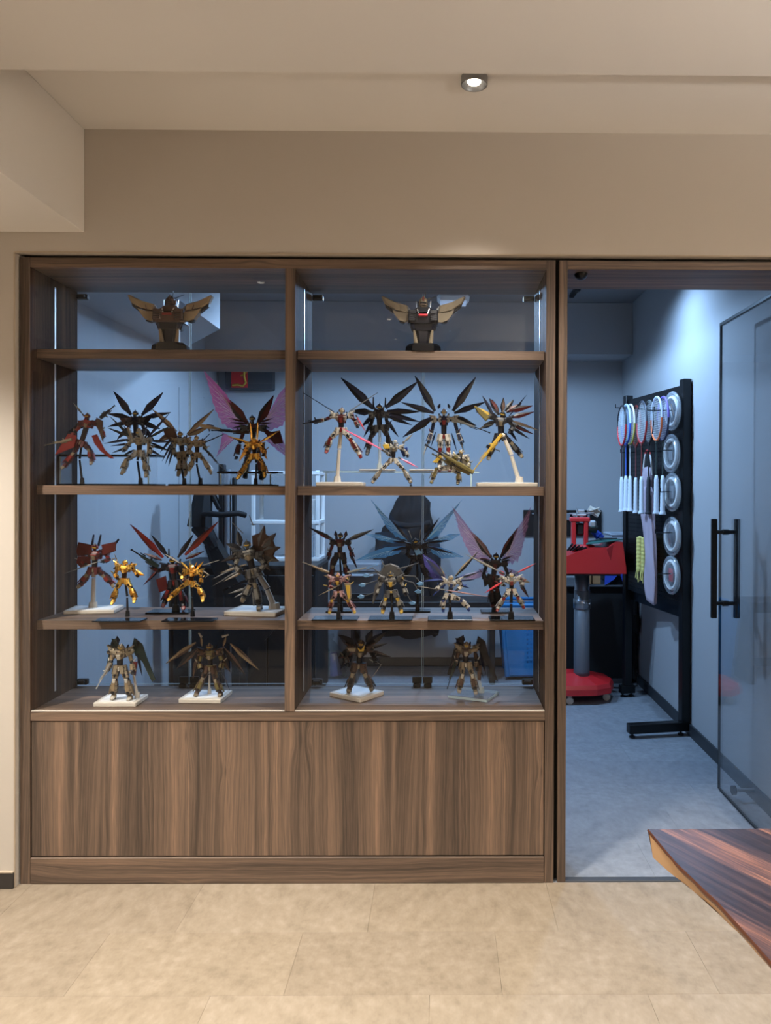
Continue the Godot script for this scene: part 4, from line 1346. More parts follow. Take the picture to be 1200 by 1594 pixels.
# ---------------------------------------------------------------- robot figures
# c: main armour, second colour, accent, inner frame, visor. j: joints in millimetres from the figure's root. k: size
func mech(label: String, at: Vector3, k: float, c: Array, j: Dictionary, m: Material, group := "robot figures in the display cabinet", kind := "robot_figure") -> Node3D:
	var t := thing(kind, label, "robot figure", at, 0.0, group)
	var u := k * 0.00125
	var P := {}
	for n in j:
		P[n] = Vector3(j[n][0], j[n][1], j[n][2]) * 0.001
	var ch: Vector3 = P.ch
	var pv: Vector3 = P.pv
	var hd: Vector3 = P.hd
	var up := (ch - pv).normalized()
	var side := up.cross(Vector3.BACK).normalized()   # towards the viewer's right
	var f := side.cross(up).normalized()
	if f.z < 0.0:
		f = -f
	var main: Color = COL[c[0]]
	var sub: Color = COL[c[1]]
	var acc: Color = COL[c[2]]
	var dark: Color = COL[c[3]]
	var vis: Color = COL[c[4]]
	# torso
	var s := sh()
	s.col = dark
	s.prism(pv + up * 4 * u, ch - up * 6 * u, 15 * u, 13 * u, 17 * u, 15 * u, f)
	s.col = sub
	s.prism(ch - up * 11 * u, ch + up * 4 * u, 20 * u, 22 * u, 36 * u, 28 * u, f, 0.2)
	s.prism(ch + up * 4 * u, ch + up * 13 * u, 36 * u, 26 * u, 26 * u, 18 * u, f, 0.2)
	s.col = acc
	s.prism(ch - up * 12 * u + f * 9 * u, ch + up * 1 * u + f * 14 * u, 9 * u, 8 * u, 12 * u, 8 * u, f)
	s.col = main
	for d in [-1.0, 1.0]:
		s.prism(ch + side * d * 12 * u + f * 11 * u - up * 5 * u, ch + side * d * 13 * u + f * 10 * u + up * 8 * u, 9 * u, 7 * u, 11 * u, 6 * u, f)
		s.prism(ch + side * d * 7 * u + up * 10 * u + f * 4 * u, ch + side * d * 15 * u + up * 17 * u - f * 3 * u, 8 * u, 9 * u, 5 * u, 6 * u, f)
	s.col = dark
	for d in [-1.0, 1.0]:
		for q in 3:
			s.prism(ch + side * d * 9 * u + f * 15 * u + up * (q * 3.2 - 3) * u, ch + side * d * 15.5 * u + f * 14 * u + up * (q * 3.2 - 2.5) * u, 1.3 * u, 1.4 * u, 1.3 * u, 1.4 * u, f)
	s.prism(ch - up * 2.4 * u, ch - up * 1.4 * u, 33.5 * u, 28.6 * u, 34 * u, 28.8 * u, f, 0.2)
	s.prism(ch + up * 6.5 * u, ch + up * 7.4 * u, 34.6 * u, 25.6 * u, 34 * u, 25 * u, f, 0.2)
	obj("torso", s, m, t)
	# head: rounded helmet, jaw, visor band, ear pods and a small crest
	var h := sh()
	var hup := (hd - ch).normalized()
	var hs := hup.cross(f).normalized()
	var hf := hs.cross(hup).normalized()
	if hf.z < 0.0:
		hf = -hf
	h.col = dark
	h.prism(ch + up * 10 * u, hd - hup * 5 * u, 8 * u, 8 * u, 7 * u, 7 * u, hf)
	h.col = main
	h.prism(hd - hup * 1 * u, hd + hup * 6 * u - hf * 0.5 * u, 15 * u, 17 * u, 13 * u, 15 * u, hf, 0.3)
	h.prism(hd + hup * 6 * u - hf * 0.5 * u, hd + hup * 9.5 * u - hf * 1 * u, 13 * u, 15 * u, 6 * u, 8 * u, hf, 0.3)
	h.prism(hd - hup * 8 * u + hf * 2 * u, hd - hup * 1 * u + hf * 1.5 * u, 7 * u, 8 * u, 12 * u, 13 * u, hf)
	h.col = vis
	h.prism(hd + hup * 0.2 * u + hf * 7.3 * u, hd + hup * 2.8 * u + hf * 7.6 * u, 11 * u, 3 * u, 11.5 * u, 3 * u, hf)
	h.col = sub
	for d in [-1.0, 1.0]:
		h.prism(hd + hs * d * 7.6 * u - hup * 3 * u, hd + hs * d * 8.2 * u + hup * 4.5 * u, 3.4 * u, 7 * u, 2.6 * u, 5 * u, hf)
	h.col = acc
	h.prism(hd + hup * 6 * u + hf * 3 * u, hd + hup * 13 * u - hf * 1 * u, 2.6 * u, 8 * u, 1.6 * u, 4 * u, hf)
	obj("head", h, m, t)
	# waist armour
	if not j.has("no_waist"):
		var w := sh()
		w.col = sub
		w.prism(pv - up * 6 * u, pv + up * 5 * u, 16 * u, 16 * u, 25 * u, 20 * u, f)
		w.col = acc
		w.prism(pv - up * 10 * u + f * 9 * u, pv + up * 2 * u + f * 10 * u, 5 * u, 5 * u, 7 * u, 5 * u, f)
		w.col = main
		for d in [-1.0, 1.0]:
			w.prism(pv + side * d * 8 * u + f * 10 * u + up * 4 * u, pv + side * d * 11 * u + f * 14 * u - up * 17 * u, 11 * u, 4.5 * u, 9 * u, 3 * u, f)
			w.prism(pv + side * d * 15 * u + up * 5 * u, pv + side * d * 21 * u - up * 19 * u, 6 * u, 15 * u, 4 * u, 12 * u, f)
			w.prism(pv + side * d * 8 * u - f * 9 * u + up * 4 * u, pv + side * d * 10 * u - f * 14 * u - up * 17 * u, 13 * u, 4.5 * u, 11 * u, 3 * u, f)
		obj("waist_armor", w, m, t)
	# arms
	for q in [["l", -1.0], ["r", 1.0]]:
		if not j.has("s" + q[0]):
			continue
		var a: Vector3 = P["s" + q[0]]
		var b: Vector3 = P["e" + q[0]]
		var d: Vector3 = P["h" + q[0]]
		var x := sh()
		x.col = dark
		x.prism(ch + side * q[1] * 14 * u + up * 3 * u, a, 9 * u, 9 * u, 9 * u, 9 * u, f)
		x.prism(a, b, 9 * u, 9 * u, 8 * u, 8 * u, f)
		x.ball(b, Vector3.ONE * 5.6 * u, 6, 10)
		var o := (a - ch).normalized()
		x.col = main
		x.prism(a - o * 7 * u + up * 3 * u, a + o * 9 * u + up * 1 * u, 17 * u, 20 * u, 22 * u, 24 * u, f, 0.18)
		x.prism(a + o * 2 * u + up * 9 * u, a + o * 15 * u + up * 13 * u, 7 * u, 20 * u, 3 * u, 12 * u, f)
		x.col = acc
		x.prism(a + o * 9 * u, a + o * 12 * u, 12 * u, 14 * u, 10 * u, 11 * u, f)
		x.col = sub
		x.prism(a.lerp(b, 0.35), a.lerp(b, 0.85), 11 * u, 11 * u, 10 * u, 11 * u, f)
		x.col = main
		x.prism(b.lerp(d, 0.14), b.lerp(d, 0.80), 11 * u, 12 * u, 14 * u, 14 * u, f, 0.2)
		x.col = sub
		x.prism(b.lerp(d, 0.22) + f * 6 * u, b.lerp(d, 0.7) + f * 7 * u, 7 * u, 4 * u, 9 * u, 4 * u, f)
		x.col = dark
		var dd := (d - b).normalized()
		x.prism(d - dd * 4 * u, d + dd * 4.5 * u, 8.5 * u, 9 * u, 9.5 * u, 9 * u, f)
		for g in 4:
			x.prism(d + dd * 3 * u + side * (g - 1.5) * 2.2 * u + f * 3 * u, d + dd * 6.4 * u + side * (g - 1.5) * 2.2 * u + f * 4.5 * u, 1.9 * u, 2.4 * u, 1.8 * u, 2.2 * u, f)
		x.prism(d - side * q[1] * 4.5 * u + f * 3 * u, d - side * q[1] * 3 * u + dd * 4 * u + f * 6 * u, 2.4 * u, 2.6 * u, 2.0 * u, 2.2 * u, f)
		# dark panel gaps on shoulder and forearm
		x.col = dark
		for g in [0.3, 0.58]:
			x.prism(b.lerp(d, g), b.lerp(d, g + 0.035), 13.8 * u, 14.6 * u, 13.8 * u, 14.6 * u, f, 0.2)
		x.prism(a + o * 1 * u + up * 2 * u, a + o * 2.2 * u + up * 2 * u, 20.6 * u, 23.2 * u, 20.6 * u, 23.2 * u, f, 0.18)
		# elbow fin and forearm edge plate
		x.col = acc
		x.prism(b - dd * 2 * u + side * q[1] * 6 * u, b - dd * 11 * u + side * q[1] * 12 * u - f * 2 * u, 4 * u, 9 * u, 1.5 * u, 4 * u, f)
		x.col = sub
		x.prism(b.lerp(d, 0.2) + side * q[1] * 7 * u, b.lerp(d, 0.92) + side * q[1] * 9 * u, 3 * u, 10 * u, 2 * u, 7 * u, f)
		x.col = dark
		x.prism(a + o * 4 * u + up * 2 * u + f * 11 * u, a + o * 12 * u - up * 4 * u + f * 11 * u, 6 * u, 3 * u, 5 * u, 3 * u, f)
		obj("arm", x, m, t)
	# legs
	for q in [["l", -1.0], ["r", 1.0]]:
		if not j.has("k" + q[0]):
			continue
		var a: Vector3 = pv + side * q[1] * 9 * u - up * 4 * u
		var b: Vector3 = P["k" + q[0]]
		var d: Vector3 = P["f" + q[0]]
		var x := sh()
		x.col = dark
		x.ball(a, Vector3.ONE * 7 * u, 6, 10)
		x.ball(b, Vector3.ONE * 7 * u, 6, 10)
		x.col = main
		x.prism(a.lerp(b, 0.08), a.lerp(b, 0.86), 17 * u, 18 * u, 14 * u, 15 * u, f, 0.2)
		x.col = sub
		x.prism(a.lerp(b, 0.3) + side * q[1] * 7 * u, a.lerp(b, 0.8) + side * q[1] * 6 * u, 5 * u, 12 * u, 4 * u, 10 * u, f)
		var sd := (d - b).normalized()
		var sf := sd.cross(side).normalized()
		if sf.z < 0.0:
			sf = -sf
		x.col = main
		x.prism(b.lerp(d, 0.06), b.lerp(d, 0.42), 14 * u, 15 * u, 19 * u, 21 * u, sf, 0.2)
		x.prism(b.lerp(d, 0.42), b.lerp(d, 0.84), 19 * u, 21 * u, 15 * u, 16 * u, sf, 0.2)
		x.col = sub
		x.prism(b.lerp(d, 0.16) + sf * 9 * u, b.lerp(d, 0.62) + sf * 10.5 * u, 9 * u, 4 * u, 11 * u, 4 * u, sf)
		x.col = acc
		x.prism(b + sf * 8 * u - sd * 5 * u, b + sf * 9 * u + sd * 7 * u, 11 * u, 5 * u, 7 * u, 4 * u, sf)
		x.col = dark
		x.ball(b.lerp(d, 0.9), Vector3.ONE * 5.5 * u, 6, 10)
		# foot: heel, instep and toe
		var ft: Vector3 = (sd * 0.55 + sf * 0.62).normalized() if j.has("hang") else sf * 0.95 + sd * 0.12
		x.col = main
		x.prism(d - sd * 3 * u - ft * 4 * u, d + sd * 4.5 * u + ft * 3 * u, 12 * u, 15 * u, 14 * u, 18 * u, ft)
		x.col = acc
		x.prism(d + sd * 1.5 * u + ft * 6 * u, d + sd * 3.5 * u + ft * 17 * u, 13 * u, 8 * u, 9 * u, 5 * u, -sd)
		x.col = sub
		x.prism(d + sd * 2 * u - ft * 5 * u, d + sd * 4 * u - ft * 11 * u, 11 * u, 8 * u, 8 * u, 6 * u, -sd)
		# dark panel gaps round thigh and shin
		x.col = dark
		for g in [0.28, 0.62]:
			x.prism(a.lerp(b, g), a.lerp(b, g + 0.035), 17.6 * u, 18.6 * u, 17.2 * u, 18.2 * u, f, 0.2)
		for g in [0.3, 0.56, 0.74]:
			x.prism(b.lerp(d, g), b.lerp(d, g + 0.03), 18.6 * u, 20.4 * u, 18.6 * u, 20.4 * u, sf, 0.2)
		# calf fins and thruster bell
		x.col = sub
		x.prism(b.lerp(d, 0.3) + side * q[1] * 9 * u, b.lerp(d, 0.9) + side * q[1] * 13 * u, 4 * u, 14 * u, 2 * u, 8 * u, sf)
		x.col = dark
		x.prism(b.lerp(d, 0.34) - sf * 10 * u, b.lerp(d, 0.7) - sf * 15 * u, 10 * u, 7 * u, 12 * u, 8 * u, sf)
		x.prism(a.lerp(b, 0.45) + f * 8.5 * u, a.lerp(b, 0.75) + f * 8 * u, 6 * u, 3 * u, 5 * u, 3 * u, f)
		x.prism(b.lerp(d, 0.66) + sf * 10 * u, b.lerp(d, 0.8) + sf * 9 * u, 9 * u, 3 * u, 8 * u, 3 * u, sf)
		obj("leg", x, m, t)
	# pack on the back
	if not j.has("no_pack"):
		var b := sh()
		b.col = dark
		b.prism(ch - up * 8 * u - f * 16 * u, ch + up * 12 * u - f * 18 * u, 22 * u, 12 * u, 28 * u, 14 * u, f)
		b.col = sub
		for d in [-1.0, 1.0]:
			b.prism(ch - up * 12 * u - f * 20 * u + side * d * 8 * u, ch + up * 2 * u - f * 20 * u + side * d * 9 * u, 8 * u, 9 * u, 10 * u, 10 * u, f)
		b.col = dark
		for d in [-1.0, 1.0]:
			b.prism(ch + up * 8 * u - f * 18 * u + side * d * 10 * u, ch + up * 24 * u - f * 24 * u + side * d * 15 * u, 7 * u, 8 * u, 4 * u, 4 * u, f)
		obj("backpack", b, m, t)
	return t

func mm(a: Array) -> Vector3:
	return Vector3(a[0], a[1], a[2]) * 0.001

# feathers: [root, tip, width in mm, colour, edge colour]
func wing(t: Node3D, feathers: Array, m: Material = null) -> void:
	var w := Node3D.new()
	w.name = "wing"
	var i := 0
	while t.has_node(NodePath(w.name)):
		i += 1
		w.name = "wing_%03d" % i
	t.add_child(w, true)
	for q in feathers:
		var s := sh()
		s.col = COL[q[3]]
		s.blade(mm(q[0]), mm(q[1]), q[2] * 0.00118, 0.0035, COL[q[4]], true)
		obj("feather", s, m if m else M.plastic, w)

func mm2(a: Array) -> PackedVector2Array:
	var p := PackedVector2Array()
	for i in range(0, a.size(), 2):
		p.append(Vector2(a[i], a[i + 1]) * 0.001)
	return p

# flat armour or clear effect part, outlined in mm, z in mm
func plate(t: Node3D, called: String, pts: Array, z: float, th: float, cn: String, m: Material = null) -> MeshInstance3D:
	var s := sh()
	s.col = COL[cn]
	s.extrude(mm2(pts), (z - th / 2) * 0.001, (z + th / 2) * 0.001, th * 0.0003)
	return obj(called, s, m if m else M.plastic, t)

# clear wing with fine veins from its root towards its trailing edge
func fx_wing(t: Node3D, pts: Array, z: float, m: Material, vm: Material, root: Array, ends: Array) -> void:
	var o := plate(t, "clear_wing", pts, z, 1.6, "w", m)
	var s := sh()
	var r := Vector3(root[0], root[1], z + 1.0) * 0.001
	for i in range(0, ends.size(), 2):
		var e := Vector3(ends[i], ends[i + 1], z + 1.0) * 0.001
		var mid := r.lerp(e, 0.55) + Vector3(0, 0.004, 0)
		s.tube([r, mid, e], 0.0009, 5, false, 0.0004)
		var b := mid.lerp(e, 0.4) + Vector3(0.004 * signf(e.x - r.x), -0.009, 0)
		s.tube([mid, b], 0.0006, 4)
	obj("vein", s, vm, o)

func sword(t: Node3D, called: String, a: Array, b: Array, w: float, cn: String, m: Material = null) -> void:
	var p := mm(a)
	var q := mm(b)
	var s := sh()
	s.col = COL[cn]
	var d := q - p
	s.blade(p + d * 0.12, q, w * 0.001, w * 0.00022, COL[cn])
	var o := obj(called, s, m if m else M.plastic, t)
	var h := sh()
	h.col = COL["g"]
	h.prism(p, p + d * 0.13, w * 0.0007, w * 0.0007, w * 0.0009, w * 0.0008)
	obj("hilt", h, M.plastic, o)

func gun(t: Node3D, a: Array, b: Array, w: float, cn: String, cn2: String, m: Material = null) -> void:
	var p := mm(a)
	var q := mm(b)
	var k := w * 0.001
	var n := Vector3.BACK.cross(q - p).normalized()
	var s := sh()
	s.col = COL[cn]
	s.prism(p, p.lerp(q, 0.34), k * 0.9, k * 0.8, k * 1.15, k * 0.9)
	s.prism(p.lerp(q, 0.32), p.lerp(q, 0.62), k * 0.8, k * 0.7, k * 0.66, k * 0.6)
	s.col = COL[cn2]
	s.prism(p.lerp(q, 0.60), p.lerp(q, 0.97), k * 0.36, k * 0.36, k * 0.3, k * 0.3)
	s.prism(p.lerp(q, 0.95), q, k * 0.46, k * 0.46, k * 0.5, k * 0.5)
	s.prism(p.lerp(q, 0.2) + n * k * 0.62, p.lerp(q, 0.42) + n * k * 0.6, k * 0.3, k * 0.34, k * 0.26, k * 0.3)
	s.prism(p.lerp(q, 0.28) - n * k * 0.3, p.lerp(q, 0.32) - n * k * 1.15, k * 0.4, k * 0.36, k * 0.34, k * 0.3)
	s.prism(p.lerp(q, 0.5) - n * k * 0.55, p.lerp(q, 0.7) - n * k * 0.5, k * 0.24, k * 0.3, k * 0.2, k * 0.24)
	obj("rifle", s, m if m else M.plastic, t)

func rod(t: Node3D, called: String, pts: Array, r: float, cn: String, m: Material = null) -> void:
	var s := sh()
	s.col = COL[cn]
	s.tube(pts.map(func(a): return mm(a)), r * 0.001, 7, false, r * 0.0006)
	obj(called, s, m if m else M.plastic, t)

# display stand: flat base, socket and a post (points in metres)
func stand(label: String, kind: String, at: Vector3, size: Vector3, turn: float, post: Array, r: float) -> void:
	var t := thing("display_stand", label, "display stand", at, 0.0, "stands under the robot figures")
	var bm: Material = {"black": M.plate, "white": M.bone, "clear": M.acrylic, "smoke": M.plate, "mixed": M.bone}[kind]
	var pm: Material = {"black": M.black, "white": M.bone, "clear": M.clear_post, "smoke": M.black, "mixed": M.clear_post}[kind]
	var rot := Transform3D(Basis(Vector3.UP, turn), Vector3.ZERO)
	var b := sh()
	b.box(Vector3(0, size.y / 2, 0), size, minf(0.0022, size.y * 0.35), 0, rot)
	var bo := obj("base_plate", b, bm, t)
	if kind == "white":
		obj("inset", sh().box(Vector3(0, size.y + 0.0004, 0), Vector3(size.x * 0.82, 0.0012, size.z * 0.8), 0.0004, 0, rot), M.white, bo)
	elif kind == "clear":
		obj("edge_line", sh().box(Vector3(0, size.y * 0.5, size.z * 0.5), Vector3(size.x * 0.99, size.y * 0.6, 0.0012), 0.0, 0, rot).box(Vector3(size.x * 0.5, size.y * 0.5, 0), Vector3(0.0012, size.y * 0.6, size.z * 0.99), 0.0, 0, rot).box(Vector3(0, size.y * 0.5, -size.z * 0.5), Vector3(size.x * 0.99, size.y * 0.6, 0.0012), 0.0, 0, rot), M.glass_edge, bo)
	if post.is_empty():
		return
	var p := []
	for q in post:
		p.append(q - at)
	var foot: Vector3 = p[0]
	var s := sh()
	s.prism(foot, foot + Vector3(0, 0.022, 0), r * 3.6, r * 3.0, r * 2.9, r * 2.6)
	obj("socket", s, pm, t)
	var a := sh()
	for i in p.size() - 1:
		a.prism(p[i] + Vector3(0, 0.004, 0), p[i + 1], r * 1.9, r * 1.7, r * 1.5, r * 1.4)
	a.ball(p[p.size() - 1], Vector3.ONE * r * 1.1, 6, 10)
	obj("post", a, pm, t)

func riser(label: String, x0: float, x1: float, y0: float, y1: float, z: float, d: float, dark: bool) -> void:
	var t := thing("riser", label, "riser", Vector3((x0 + x1) / 2, y0, z))
	var o := t.position
	obj("top", sh(o).box(Vector3((x0 + x1) / 2, y1 - 0.004, z), Vector3(x1 - x0, 0.008, d), 0.001), M.plate if dark else M.acrylic, t)
	obj("front_edge", sh(o).box(Vector3((x0 + x1) / 2, y1 - 0.004, z + d / 2), Vector3(x1 - x0, 0.005, 0.0012)), M.black if dark else M.glass_edge, t)
	for x in [x0 + 0.013, x1 - 0.03]:
		obj("leg", sh(o).box(Vector3(x, (y0 + y1) / 2 - 0.004, z), Vector3(0.006, y1 - y0 - 0.008, d * 0.95), 0.0008), M.acrylic, t)
		obj("leg_edge", sh(o).box(Vector3(x, (y0 + y1) / 2 - 0.004, z + d * 0.475), Vector3(0.006, y1 - y0 - 0.008, 0.001)), M.glass_edge, t)

func risers() -> void:
	riser("black topped acrylic riser behind the left robots of the upper row", -1.4465, -1.0734, 1.397, 1.5134, -0.245, 0.09, true)
	riser("black topped acrylic riser behind the gold robot of the upper row", -0.846, -0.6159, 1.397, 1.4516, -0.245, 0.09, true)
	riser("clear acrylic riser behind the robots of the upper right row", -0.4484, 0.1406, 1.397, 1.455, -0.24, 0.09, false)

func figures() -> void:
	var t: Node3D
	bust("bronze toned robot bust with raised shoulder wings on the left top shelf", Vector3(-0.9769, 1.88, -0.08), true)
	bust("black and cream robot bust with red chest stripe on the right top shelf", Vector3(-0.0683, 1.88, -0.08), false)
	t = mech("dark red robot with a beige rifle at the left end of the upper left row", Vector3(-1.299, 1.4006, -0.1), 0.85, ["rd", "r", "b", "k", "y"], {hd = [16, 246, 4], ch = [14, 219, 0], pv = [-7, 154, 0], sl = [-5, 218, 4], el = [-26, 190, 8], hl = [-44, 162, 14], sr = [43, 219, -2], er = [65, 200, 0], hr = [70, 173, 0], kl = [-31, 111, 8], fl = [-64, 70, 2], kr = [27, 125, 8], fr = [30, 89, 0], hang = [0, 0, 0]}, M.plastic)
	plate(t, "shield", [-47, 183, -15, 176, -24, 134, -95, 104], 18, 4, "r")
	plate(t, "skirt_panel", [27, 177, 46, 182, 74, 126, 109, 94, 95, 94, 58, 122, 37, 149], -6, 4, "r")
	plate(t, "shoulder_panel", [50, 242, 73, 230, 73, 191, 74, 153, 64, 181, 52, 209], 8, 5, "br")
	gun(t, [-32, 162, 20], [-129, 140, 24], 10, "b", "b")
	gun(t, [60, 240, 0], [109, 288, -10], 13, "k", "g")
	sword(t, "sword", [-1, 248, -8], [-44, 297, -14], 7, "gl")
	plate(t, "back_panel", [-65, 189, -9, 231, 0, 210, -33, 192], -10, 5, "k")
	stand("black plate stand under the dark red robot at the left end of the upper row", "black", Vector3(-1.3036, 1.397, -0.115), Vector3(0.15, 0.006, 0.1), 0, [Vector3(-1.3125, 1.403, -0.119), Vector3(-1.3218, 1.4897, -0.119), Vector3(-1.3148, 1.546, -0.119)], 0.0042)
	t = mech("dark winged robot raised behind the blade-ringed silver robot", Vector3(-1.1518, 1.4015, -0.215), 0.9, ["g", "n", "k", "k", "y"], {hd = [-3, 266, 6], ch = [-5, 238, 0], pv = [-3, 189, 0], sl = [-26, 235, 2], el = [-32, 208, 0], hl = [-21, 184, 8], sr = [20, 235, 2], er = [26, 209, 0], hr = [25, 184, 8], hang = [0, 0, 0]}, M.plastic)
	wing(t, [[[-25, 263, -8], [-93, 353, -14], 24, "n", "k"], [[-30, 253, -8], [-117, 268, -14], 17, "k", "n"], [[-27, 238, -8], [-115, 219, -14], 15, "n", "k"], [[-30, 219, -8], [-81, 170, -14], 16, "k", "n"]])
	wing(t, [[[16, 263, -8], [94, 349, -14], 24, "n", "k"], [[23, 253, -8], [123, 273, -14], 17, "k", "n"], [[19, 234, -8], [82, 210, -14], 18, "n", "k"], [[19, 219, -8], [60, 166, -14], 16, "k", "n"]])
	plate(t, "shoulder_panel", [-63, 247, -15, 254, -7, 225, -39, 218], 6, 5, "br")
	plate(t, "shoulder_panel", [9, 254, 58, 252, 38, 223, 7, 225], 6, 5, "k")
	t = mech("silver beige robot ringed by long dark blades in the upper left row", Vector3(-1.0972, 1.4012, -0.1), 0.88, ["gl", "b", "b", "k", "y"], {hd = [0, 186, 6], ch = [0, 156, 0], pv = [0, 119, 0], sl = [-27, 158, 2], el = [-42, 139, 6], hl = [-49, 123, 12], sr = [29, 156, 2], er = [41, 130, 4], hr = [36, 107, 10], kl = [-42, 88, 10], fl = [-54, 53, 4], kr = [23, 79, 6], fr = [26, 44, 0], hang = [0, 0, 0]}, M.plastic)
	wing(t, [[[-26, 164, -8], [-113, 248, -14], 9, "gr", "k"], [[-31, 166, -8], [-134, 149, -14], 9, "n", "k"], [[-33, 149, -8], [-110, 140, -14], 7, "n", "k"], [[-33, 140, -8], [-106, 114, -14], 8, "gr", "k"], [[-22, 126, -8], [-68, 103, -14], 8, "k", "gr"], [[-36, 173, -8], [-122, 206, -14], 9, "gr", "k"]])
	wing(t, [[[22, 166, -8], [104, 260, -14], 9, "n", "k"], [[27, 168, -8], [113, 216, -14], 9, "gr", "k"], [[27, 159, -8], [123, 155, -14], 9, "n", "k"], [[29, 145, -8], [106, 122, -14], 8, "gr", "k"], [[25, 131, -8], [76, 103, -14], 9, "n", "k"], [[22, 159, -8], [113, 118, -14], 7, "k", "n"]])
	rod(t, "beam_blade", [[38, 162, 14], [33, 97, 14]], 4, "b")
	plate(t, "arm_cannon", [-41, 204, -32, 206, -20, 171, -29, 167], 14, 6, "b")
	plate(t, "arm_cannon", [-4, 199, 8, 204, 22, 172, 10, 165], 14, 6, "gl")
	stand("black stand under the silver beige robot with long blades", "black", Vector3(-1.1241, 1.397, -0.115), Vector3(0.2, 0.006, 0.1), 0, [Vector3(-1.1, 1.403, -0.119), Vector3(-1.1117, 1.4857, -0.119), Vector3(-1.1047, 1.5139, -0.119)], 0.0045)
	t = mech("beige robot with broad bronze wings in the upper left row", Vector3(-0.9665, 1.4018, -0.16), 0.85, ["tn", "gl", "b", "k", "y"], {hd = [-1, 185, 6], ch = [0, 157, 0], pv = [5, 117, 0], sl = [-21, 159, 0], el = [-26, 131, 0], hl = [-19, 107, 8], sr = [24, 160, 0], er = [28, 131, 0], hr = [26, 107, 8], kl = [-3, 83, 6], fl = [-7, 48, 0], kr = [16, 83, 6], fr = [17, 48, 0], hang = [0, 0, 0]}, M.plastic)
	wing(t, [[[-20, 196, -8], [-112, 280, -14], 17, "tn", "br"], [[-27, 191, -8], [-91, 162, -14], 22, "br", "tn"], [[-31, 167, -8], [-76, 86, -14], 8, "n", "g"], [[-29, 160, -8], [-64, 76, -14], 8, "g", "n"], [[-27, 153, -8], [-52, 67, -14], 8, "n", "g"], [[-34, 177, -8], [-83, 119, -14], 9, "n", "g"]])
	wing(t, [[[19, 186, -8], [117, 280, -14], 16, "tn", "br"], [[23, 182, -8], [100, 216, -14], 18, "tn", "br"], [[26, 167, -8], [36, 72, -14], 6, "n", "k"]])
	plate(t, "wing_shoulder", [-70, 207, -25, 210, -13, 176, -29, 152, -58, 176], -2, 5, "br")
	stand("black stand under the beige robot with broad bronze wings", "black", Vector3(-0.9489, 1.397, -0.15), Vector3(0.1, 0.006, 0.08), 0, [Vector3(-0.9526, 1.403, -0.154), Vector3(-0.9645, 1.4731, -0.154), Vector3(-0.9598, 1.5112, -0.154)], 0.0042)
	t = mech("small beige robot aiming a thin rifle beside the bronze winged robot", Vector3(-0.8788, 1.4018, -0.085), 0.72, ["tn", "b", "b", "k", "y"], {hd = [-5, 167, 6], ch = [-5, 146, 0], pv = [-5, 111, 0], sl = [-23, 146, 0], el = [-31, 125, 6], hl = [-17, 106, 12], sr = [14, 146, 0], er = [27, 134, 6], hr = [25, 129, 14], kr = [23, 86, 8], fr = [42, 51, 0], kl = [-19, 83, 6], fl = [-28, 63, 0], hang = [0, 0, 0]}, M.plastic)
	gun(t, [22, 134, 20], [104, 48, 26], 7, "k", "g")
	gun(t, [1, 214, -12], [118, 192, -16], 13, "tn", "k")
	rod(t, "antenna", [[14, 149, -6], [88, 182, -8]], 2.6, "k")
	rod(t, "antenna", [[12, 158, -6], [39, 184, -8]], 2.2, "k")
	stand("black stand under the small beige robot with a thin rifle", "black", Vector3(-0.8525, 1.397, -0.09), Vector3(0.115, 0.006, 0.09), 0, [Vector3(-0.8746, 1.403, -0.094), Vector3(-0.8886, 1.4763, -0.094), Vector3(-0.8863, 1.5065, -0.094)], 0.0042)
	t = mech("dark robot with pink clear wings behind the gold robot of the upper row", Vector3(-0.7248, 1.4028, -0.23), 1.0, ["g", "rd", "k", "k", "y"], {hd = [6, 248, 8], ch = [7, 212, 0], pv = [7, 156, 0], sl = [-25, 210, 0], el = [-41, 161, 4], hl = [-54, 102, 8], sr = [41, 210, 0], er = [71, 195, 4], hr = [97, 180, 10], kl = [-16, 97, 4], fl = [-22, 34, 0], kr = [32, 98, 4], fr = [39, 29, 0]}, M.plastic)
	wing(t, [[[-14, 230, -8], [-109, 338, -14], 30, "rd", "k"], [[-18, 235, -4], [-87, 252, -6], 7, "rd", "k"], [[-18, 230, -4], [-82, 235, -6], 7, "rd", "k"], [[-18, 225, -4], [-73, 215, -6], 7, "k", "rd"]])
	wing(t, [[[22, 230, -8], [82, 339, -14], 30, "rd", "k"], [[26, 235, -4], [81, 252, -6], 7, "rd", "k"], [[26, 230, -4], [79, 235, -6], 7, "rd", "k"], [[26, 225, -4], [69, 216, -6], 7, "k", "rd"]])
	fx_wing(t, [-184, 433, -138, 387, -99, 345, -45, 250, -20, 221, -50, 196, -66, 212, -70, 205, -83, 216, -92, 215, -104, 231, -113, 228, -119, 249, -128, 255, -131, 272, -140, 281, -141, 296, -149, 309, -152, 323, -151, 332, -160, 350, -162, 362, -162, 368, -171, 387, -167, 388, -178, 412, -177, 415], -12, M.fx_pink, M.fx_vein, [-40, 240], [-172, 406, -161, 376, -152, 347, -146, 324, -138, 299, -130, 279, -126, 259, -116, 244, -111, 233, -125, 307, -143, 377])
	fx_wing(t, [-114, 198, -65, 176, -84, 157, -95, 149, -102, 138, -111, 132, -121, 120, -126, 117, -138, 103, -132, 116, -130, 124, -123, 138, -121, 147, -118, 159, -118, 173, -114, 182], -14, M.fx_pink, M.fx_vein, [-70, 176], [-136, 110, -126, 132, -114, 152])
